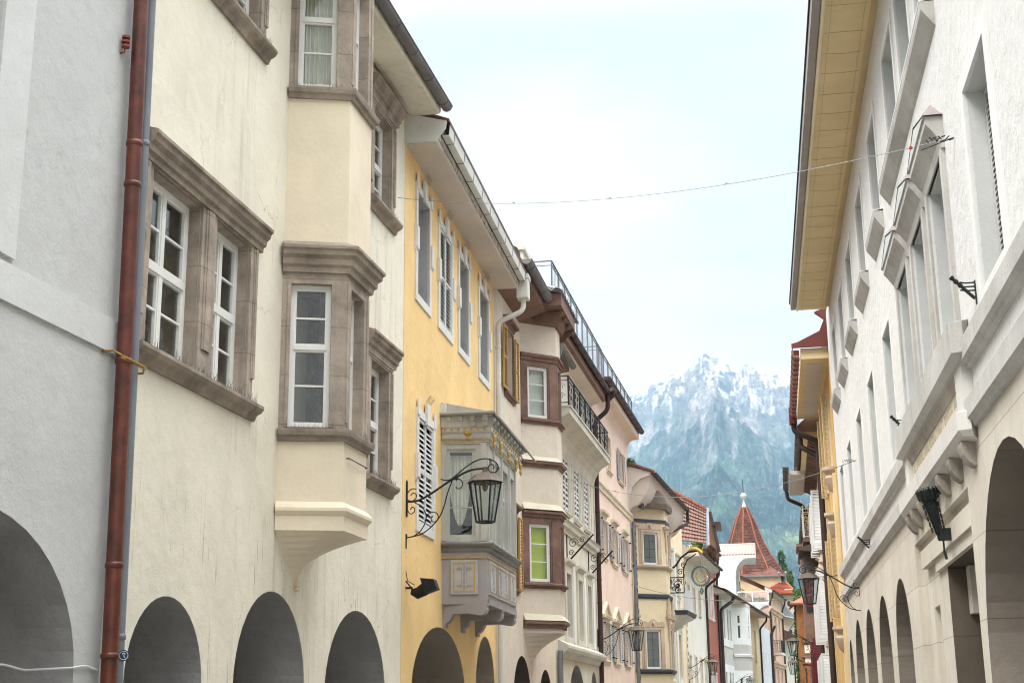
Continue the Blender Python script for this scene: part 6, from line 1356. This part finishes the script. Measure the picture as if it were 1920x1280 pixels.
# wires across the street
def wire(name, A, B_, sag, label, r=.006, knots=0, tail=True):
    A = Vector(A); B_ = Vector(B_); pts = []
    for i in range(41):
        t = i/40; p = A.lerp(B_, t); p.z -= sag*4*t*(1-t); pts.append(p-A)
    e = empty(name, tuple(A), label, 'cable'); b = MB(); b.tube([tuple(p) for p in pts], r, 5); b.build('cable', mat('steel_cable', (.25, .25, .25), rough=.5, metal=.4, var=0), e)
    if knots:
        b = MB()
        for k in range(knots):
            t = (k+.6)/knots; p = pts[int(t*40)]; b.tube([tuple(p+Vector((-.02, 0, 0))), tuple(p+Vector((0, 0, .02))), tuple(p+Vector((.02, 0, 0)))], r*1.8, 6)
        b.build('clip', mat('clip_grey', (.3, .3, .3), var=0), e)
    if tail:
        b = MB()
        for k in range(2):
            q = pts[-1]-Vector((.3, 0, .03))*k*.3
            for j in range(5): a = j*1.3; b.tube([tuple(q+Vector((-.2+j*.035, .0, .03*math.sin(a)))), tuple(q+Vector((-.17+j*.04, .0, -.03*math.cos(a))))], .008, 4)
        b.tube([tuple(pts[-1]-Vector((.35, 0, .12))), tuple(pts[-1])], .006, 4); b.build('turnbuckle', IRON, e)
        b = MB(); b.lathe((0, 0), [(0, -.02), (.02, -.01), (.02, .01), (0, .02)], 8); o = b.build('red_clamp', mat('red_clamp_paint', (.5, .04, .02), var=0), e); o.location = pts[38]
wire('span_wire', on(fB, 8.95, 10.16, .15), on(fR, 14.35, 7.4, 0), .35, 'nearest thin steel wire sagging across the street below the bright sky', .0045, 5)
wire('span_wire', on(fE, .5, 8.66, 0), on(fR, 31.3, 6.9, 0), .75, 'thin steel wire crossing in front of the mountain above the red spire', .007, 6)
wire('span_wire', on(fF, 10.2, 6.9, 0), on(fP, 3.0, 5.6, 0), .5, 'faint lower steel wire crossing in front of the white terrace house', .010, 3, False)

# ================================================================== ground, mountain, haze
b = MB(); b.add([(-7900, -400, 0), (7900, -400, 0), (7900, 7900, 0), (-7900, 7900, 0)], [(0, 1, 2, 3)]); tag(b.build('ground', mat('valley_ground', (.10, .12, .06), var=.2, vscale=.01)), kind='structure')
b = MB(); b.add([(-6.6, -20, .004), (2.6, -20, .004), (2.9, 60, .004), (10, 200, .004), (3, 200, .004), (-2, 115, .004), (-5.6, 60, .004), (-6.3, 13, .004)], [tuple(range(8))]); tag(b.build('street_paving', mat('granite_setts', (.26, .25, .235), bump=.8, bscale=6, var=.15, vscale=1.5)), kind='structure')
def build_mountain():
    rng = np.random.RandomState(4)
    perm = rng.rand(256, 256)
    def vn(x, y):
        xi = np.floor(x).astype(int); yi = np.floor(y).astype(int); fx = x-xi; fy = y-yi; fx = fx*fx*(3-2*fx); fy = fy*fy*(3-2*fy)
        g = lambda a, c: perm[a % 256, c % 256]
        return (g(xi, yi)*(1-fx)+g(xi+1, yi)*fx)*(1-fy)+(g(xi, yi+1)*(1-fx)+g(xi+1, yi+1)*fx)*fy
    def fbm(x, y, o=6, ridged=False):
        s = 0; a = 1; n = 0
        for i in range(o):
            v = vn(x+i*17.3, y+i*9.1)
            if ridged: v = 1-np.abs(2*v-1)
            s = s+a*v; n += a; a *= .52; x = x*2.03; y = y*2.03
        return s/n
    sky_px = np.array([(700, 900), (1000, 800), (1090, 770), (1150, 752), (1180, 744), (1200, 738), (1215, 728), (1225, 714), (1240, 708), (1268, 702), (1285, 694), (1300, 678), (1312, 668), (1322, 661), (1332, 666), (1345, 667), (1358, 673), (1372, 683), (1385, 688), (1395, 679), (1405, 684), (1420, 691), (1440, 698), (1460, 702), (1485, 708), (1520, 718), (1600, 740), (1750, 790), (2000, 880)], float)
    tt = []; ee = []
    for x, y in sky_px: r = ray(x, y); tt.append(r[0]/r[1]); ee.append(r[2]/r[1])
    tt = np.array(tt); ee = np.array(ee)
    nx, ny = 900, 560
    T_ = np.linspace(-.42, .34, nx)[None, :].repeat(ny, 0); Yv = (1700+(6300-1700)*np.linspace(0, 1, ny)**1.0)[:, None].repeat(nx, 1); X = T_*Yv
    E0 = np.interp(T_, tt, ee); skyh = E0*6000
    r1 = fbm(X/520+3, Yv/900+2, 6, True); r2 = fbm(X/210+7, Yv/420, 5, True)
    # back massif reaches its crest at 6000 m
    u = np.clip((Yv-3900)/(6000-3900), 0, 1.0); back = skyh*(.42+.58*u**1.15); back = back+(r1-.62)*340*(1-u)**.6*(u > 0)+(r2-.6)*150*(1-u)**.5
    ck = np.clip((Yv-5700)/300, 0, 1); back += (fbm(X/90, Yv/90, 4, True)-.6)*38*(1-ck)
    back = np.where(Yv > 6000, skyh-(Yv-6000)*.9, back)-np.clip(3900-Yv, 0, None)*.6
    # the middle pyramid spur
    cx = ray(1338, 730); tc = cx[0]/cx[1]; hm = cx[2]/cx[1]*5000
    side = np.where(T_ < tc, (tc-T_)*1.02, (T_-tc)*.80)
    spur = hm-side*5000*.95-np.abs(5000-Yv)*np.where(Yv < 5000, .34, .8); spur += (fbm(X/300+11, Yv/500+4, 6, True)-.6)*230+(r2-.6)*90
    # wooded foothills
    hx = np.array([960, 1150, 1200, 1290, 1330, 1400, 1440, 1500, 1560, 1750]); hy = np.array([900, 930, 950, 985, 1000, 990, 960, 945, 930, 900]); 
    th = [ray(a, c)[0]/ray(a, c)[1] for a, c in zip(hx, hy)]; eh = [ray(a, c)[2]/ray(a, c)[1] for a, c in zip(hx, hy)]
    foot = np.interp(T_, th, eh)*3300-np.abs(3300-Yv)*np.where(Yv < 3300, .28, .55)+(fbm(X/380+5, Yv/380+1, 6, True)-.6)*170
    k = 40.
    sm = lambda a, b_: .5*(a+b_+np.sqrt((a-b_)**2+110**2))-20
    Z = np.where(Yv > 5600, np.maximum(back, spur), sm(np.maximum(back, spur), foot)); Z = Z+(fbm(X/60, Yv/60, 4)-.5)*26
    Z = np.where(Yv < 2000, Z*np.clip((Yv-1700)/300, 0, 1), Z)
    # ground colours: forest with haze blue put into it, scree, rock, snow
    gy, gx = np.gradient(Z); slope = np.hypot(gx/(X[:, 1:2]-X[:, 0:1]), gy/(4600/(ny-1)))
    h = Z+(fbm(X/160, Yv/260, 5)-.5)*420
    f = lambda a, lo, hi: np.clip((a-lo)/(hi-lo), 0, 1)[..., None]
    forest = np.array((.018, .045, .050)); light_f = np.array((.055, .10, .078)); rock = np.array((.075, .085, .10)); scree = np.array((.17, .155, .15)); snow = np.array((.85, .88, .92))
    n1 = fbm(X/110+2, Yv/170, 5); n2 = fbm(X/45+2, Yv/90, 4); gul = fbm(X/75+1, Yv/600, 4, True)
    c = forest+(light_f-forest)*(f(n1, .5, .68)*.5+f(n2, .55, .7)*.4)
    c = c+(scree-c)*f(gul, .74, .84)*.55*f(h, 660, 900)
    c = c+(scree*.85-c)*f(h, 960, 1150)*.9
    spm = np.clip((spur-np.maximum(back, foot))/60, 0, 1)[..., None]; c = c+(scree*1.25-c)*f(Z+(n2-.5)*420+gul*80, 960, 1120)*spm*.85
    c = c+(rock-c)*f(h, 1000, 1150)*f(n1, .4, .55)*(1-spm*.8)
    sn = f(Z+(n2-.5)*260+(n1-.5)*460-slope[..., None][..., 0]*130, 1260, 1430)*f(fbm(X/70+9, Yv/240+2, 5), .47, .57)
    gs = f(gul, .78, .88)*f(Z, 1060, 1200)*.8
    fine = fbm(X/22+3, Yv/60+5, 4, True); c = c*(1-.45*f(fine, .70, .82)*f(h, 700, 900))
    c = c+(snow-c)*f(fbm(X/30+5, Yv/150+3, 4, True), .76, .84)*f(Z, 1130, 1300)*.5
    c = c+(scree*1.3-c)*f(gul, .72, .86)*f(Z, 680, 860)*(1-f(Z, 1050, 1100))*.7
    g2 = fbm(X/42+8, Yv/520+3, 4, True); c = c+(scree*1.9-c)*f(g2, .72, .82)*f(fbm(X/260+4, Yv/500, 3), .42, .6)*f(Z/Yv, .13, .2)*.75
    sp_ = rng.rand(*Z.shape); c = c*(1-.35*(sp_ > .8)[..., None])+(scree*1.5-c)*((sp_ < .05)[..., None])*.35
    c = c+(snow-c)*np.clip(np.maximum(sn, gs*.45), 0, 1)*.9
    mead = np.exp(-((T_-ray(1500, 1005)[0]/ray(1500, 1005)[1])/.013)**2-((Z/Yv-ray(1500, 1008)[2]/ray(1500, 1008)[1])/.0055)**2)[..., None]
    c = c+(np.array((.15, .19, .10))-c)*np.clip(mead*.9, 0, 1)
    co = np.stack([X, Yv, Z], -1).reshape(-1, 3).astype(np.float32)
    idx = np.arange(nx*ny).reshape(ny, nx); q = np.stack([idx[:-1, :-1], idx[:-1, 1:], idx[1:, 1:], idx[1:, :-1]], -1).reshape(-1, 4)
    me = bpy.data.meshes.new('mountain'); me.vertices.add(len(co)); me.vertices.foreach_set('co', co.ravel()); me.loops.add(q.size); me.loops.foreach_set('vertex_index', q.ravel().astype(np.int32))
    me.polygons.add(len(q)); me.polygons.foreach_set('loop_start', np.arange(0, q.size, 4, dtype=np.int32)); me.polygons.foreach_set('loop_total', np.full(len(q), 4, dtype=np.int32)); me.update(calc_edges=True)
    at_ = me.color_attributes.new('ground_cover', 'FLOAT_COLOR', 'POINT'); at_.data.foreach_set('color', np.concatenate([c.reshape(-1, 3), np.ones((nx*ny, 1))], 1).astype(np.float32).ravel())
    m = bpy.data.materials.new('mountain_cover'); m.use_nodes = True; t = m.node_tree; L = t.links.new; bs = t.nodes['Principled BSDF']; bs.inputs['Roughness'].default_value = .95; bs.inputs['Specular IOR Level'].default_value = .1
    a = t.nodes.new('ShaderNodeVertexColor'); a.layer_name = 'ground_cover'; tc_ = t.nodes.new('ShaderNodeTexCoord'); mp = t.nodes.new('ShaderNodeMapping'); mp.inputs['Scale'].default_value = (1, .6, .45); L(tc_.outputs['Object'], mp.inputs[0])
    nz = t.nodes.new('ShaderNodeTexNoise'); nz.inputs['Scale'].default_value = .045; nz.inputs['Detail'].default_value = 7; nz.inputs['Roughness'].default_value = .85; L(mp.outputs[0], nz.inputs['Vector'])
    mr = t.nodes.new('ShaderNodeMapRange'); mr.inputs['From Min'].default_value = .32; mr.inputs['From Max'].default_value = .68; mr.inputs['To Min'].default_value = .1; mr.inputs['To Max'].default_value = 2.0; L(nz.outputs['Fac'], mr.inputs['Value'])
    vm = t.nodes.new('ShaderNodeVectorMath'); vm.operation = 'SCALE'; L(a.outputs['Color'], vm.inputs[0]); L(mr.outputs[0], vm.inputs['Scale']); L(vm.outputs[0], bs.inputs['Base Color'])
    bp = t.nodes.new('ShaderNodeBump'); bp.inputs['Distance'].default_value = 14; bp.inputs['Strength'].default_value = .8; L(nz.outputs['Fac'], bp.inputs['Height']); L(bp.outputs[0], bs.inputs['Normal'])
    me.materials.append(m)
    o = bpy.data.objects.new('mountain', me); col.objects.link(o); o['kind'] = 'structure'
build_mountain()
b = MB(); b.box(-8000, 8000, -500, 8000, -1, 1500); hz = b.build('haze', mat('haze_air', (1, 1, 1)))
m = hz.data.materials[0]; t = m.node_tree; t.nodes.clear(); o_ = t.nodes.new('ShaderNodeOutputMaterial'); pv = t.nodes.new('ShaderNodeVolumePrincipled'); pv.inputs['Color'].default_value = (.52, .77, 1, 1); pv.inputs['Density'].default_value = .000076; pv.inputs['Anisotropy'].default_value = .1
t.links.new(pv.outputs[0], o_.inputs['Volume']); hz['kind'] = 'stuff'
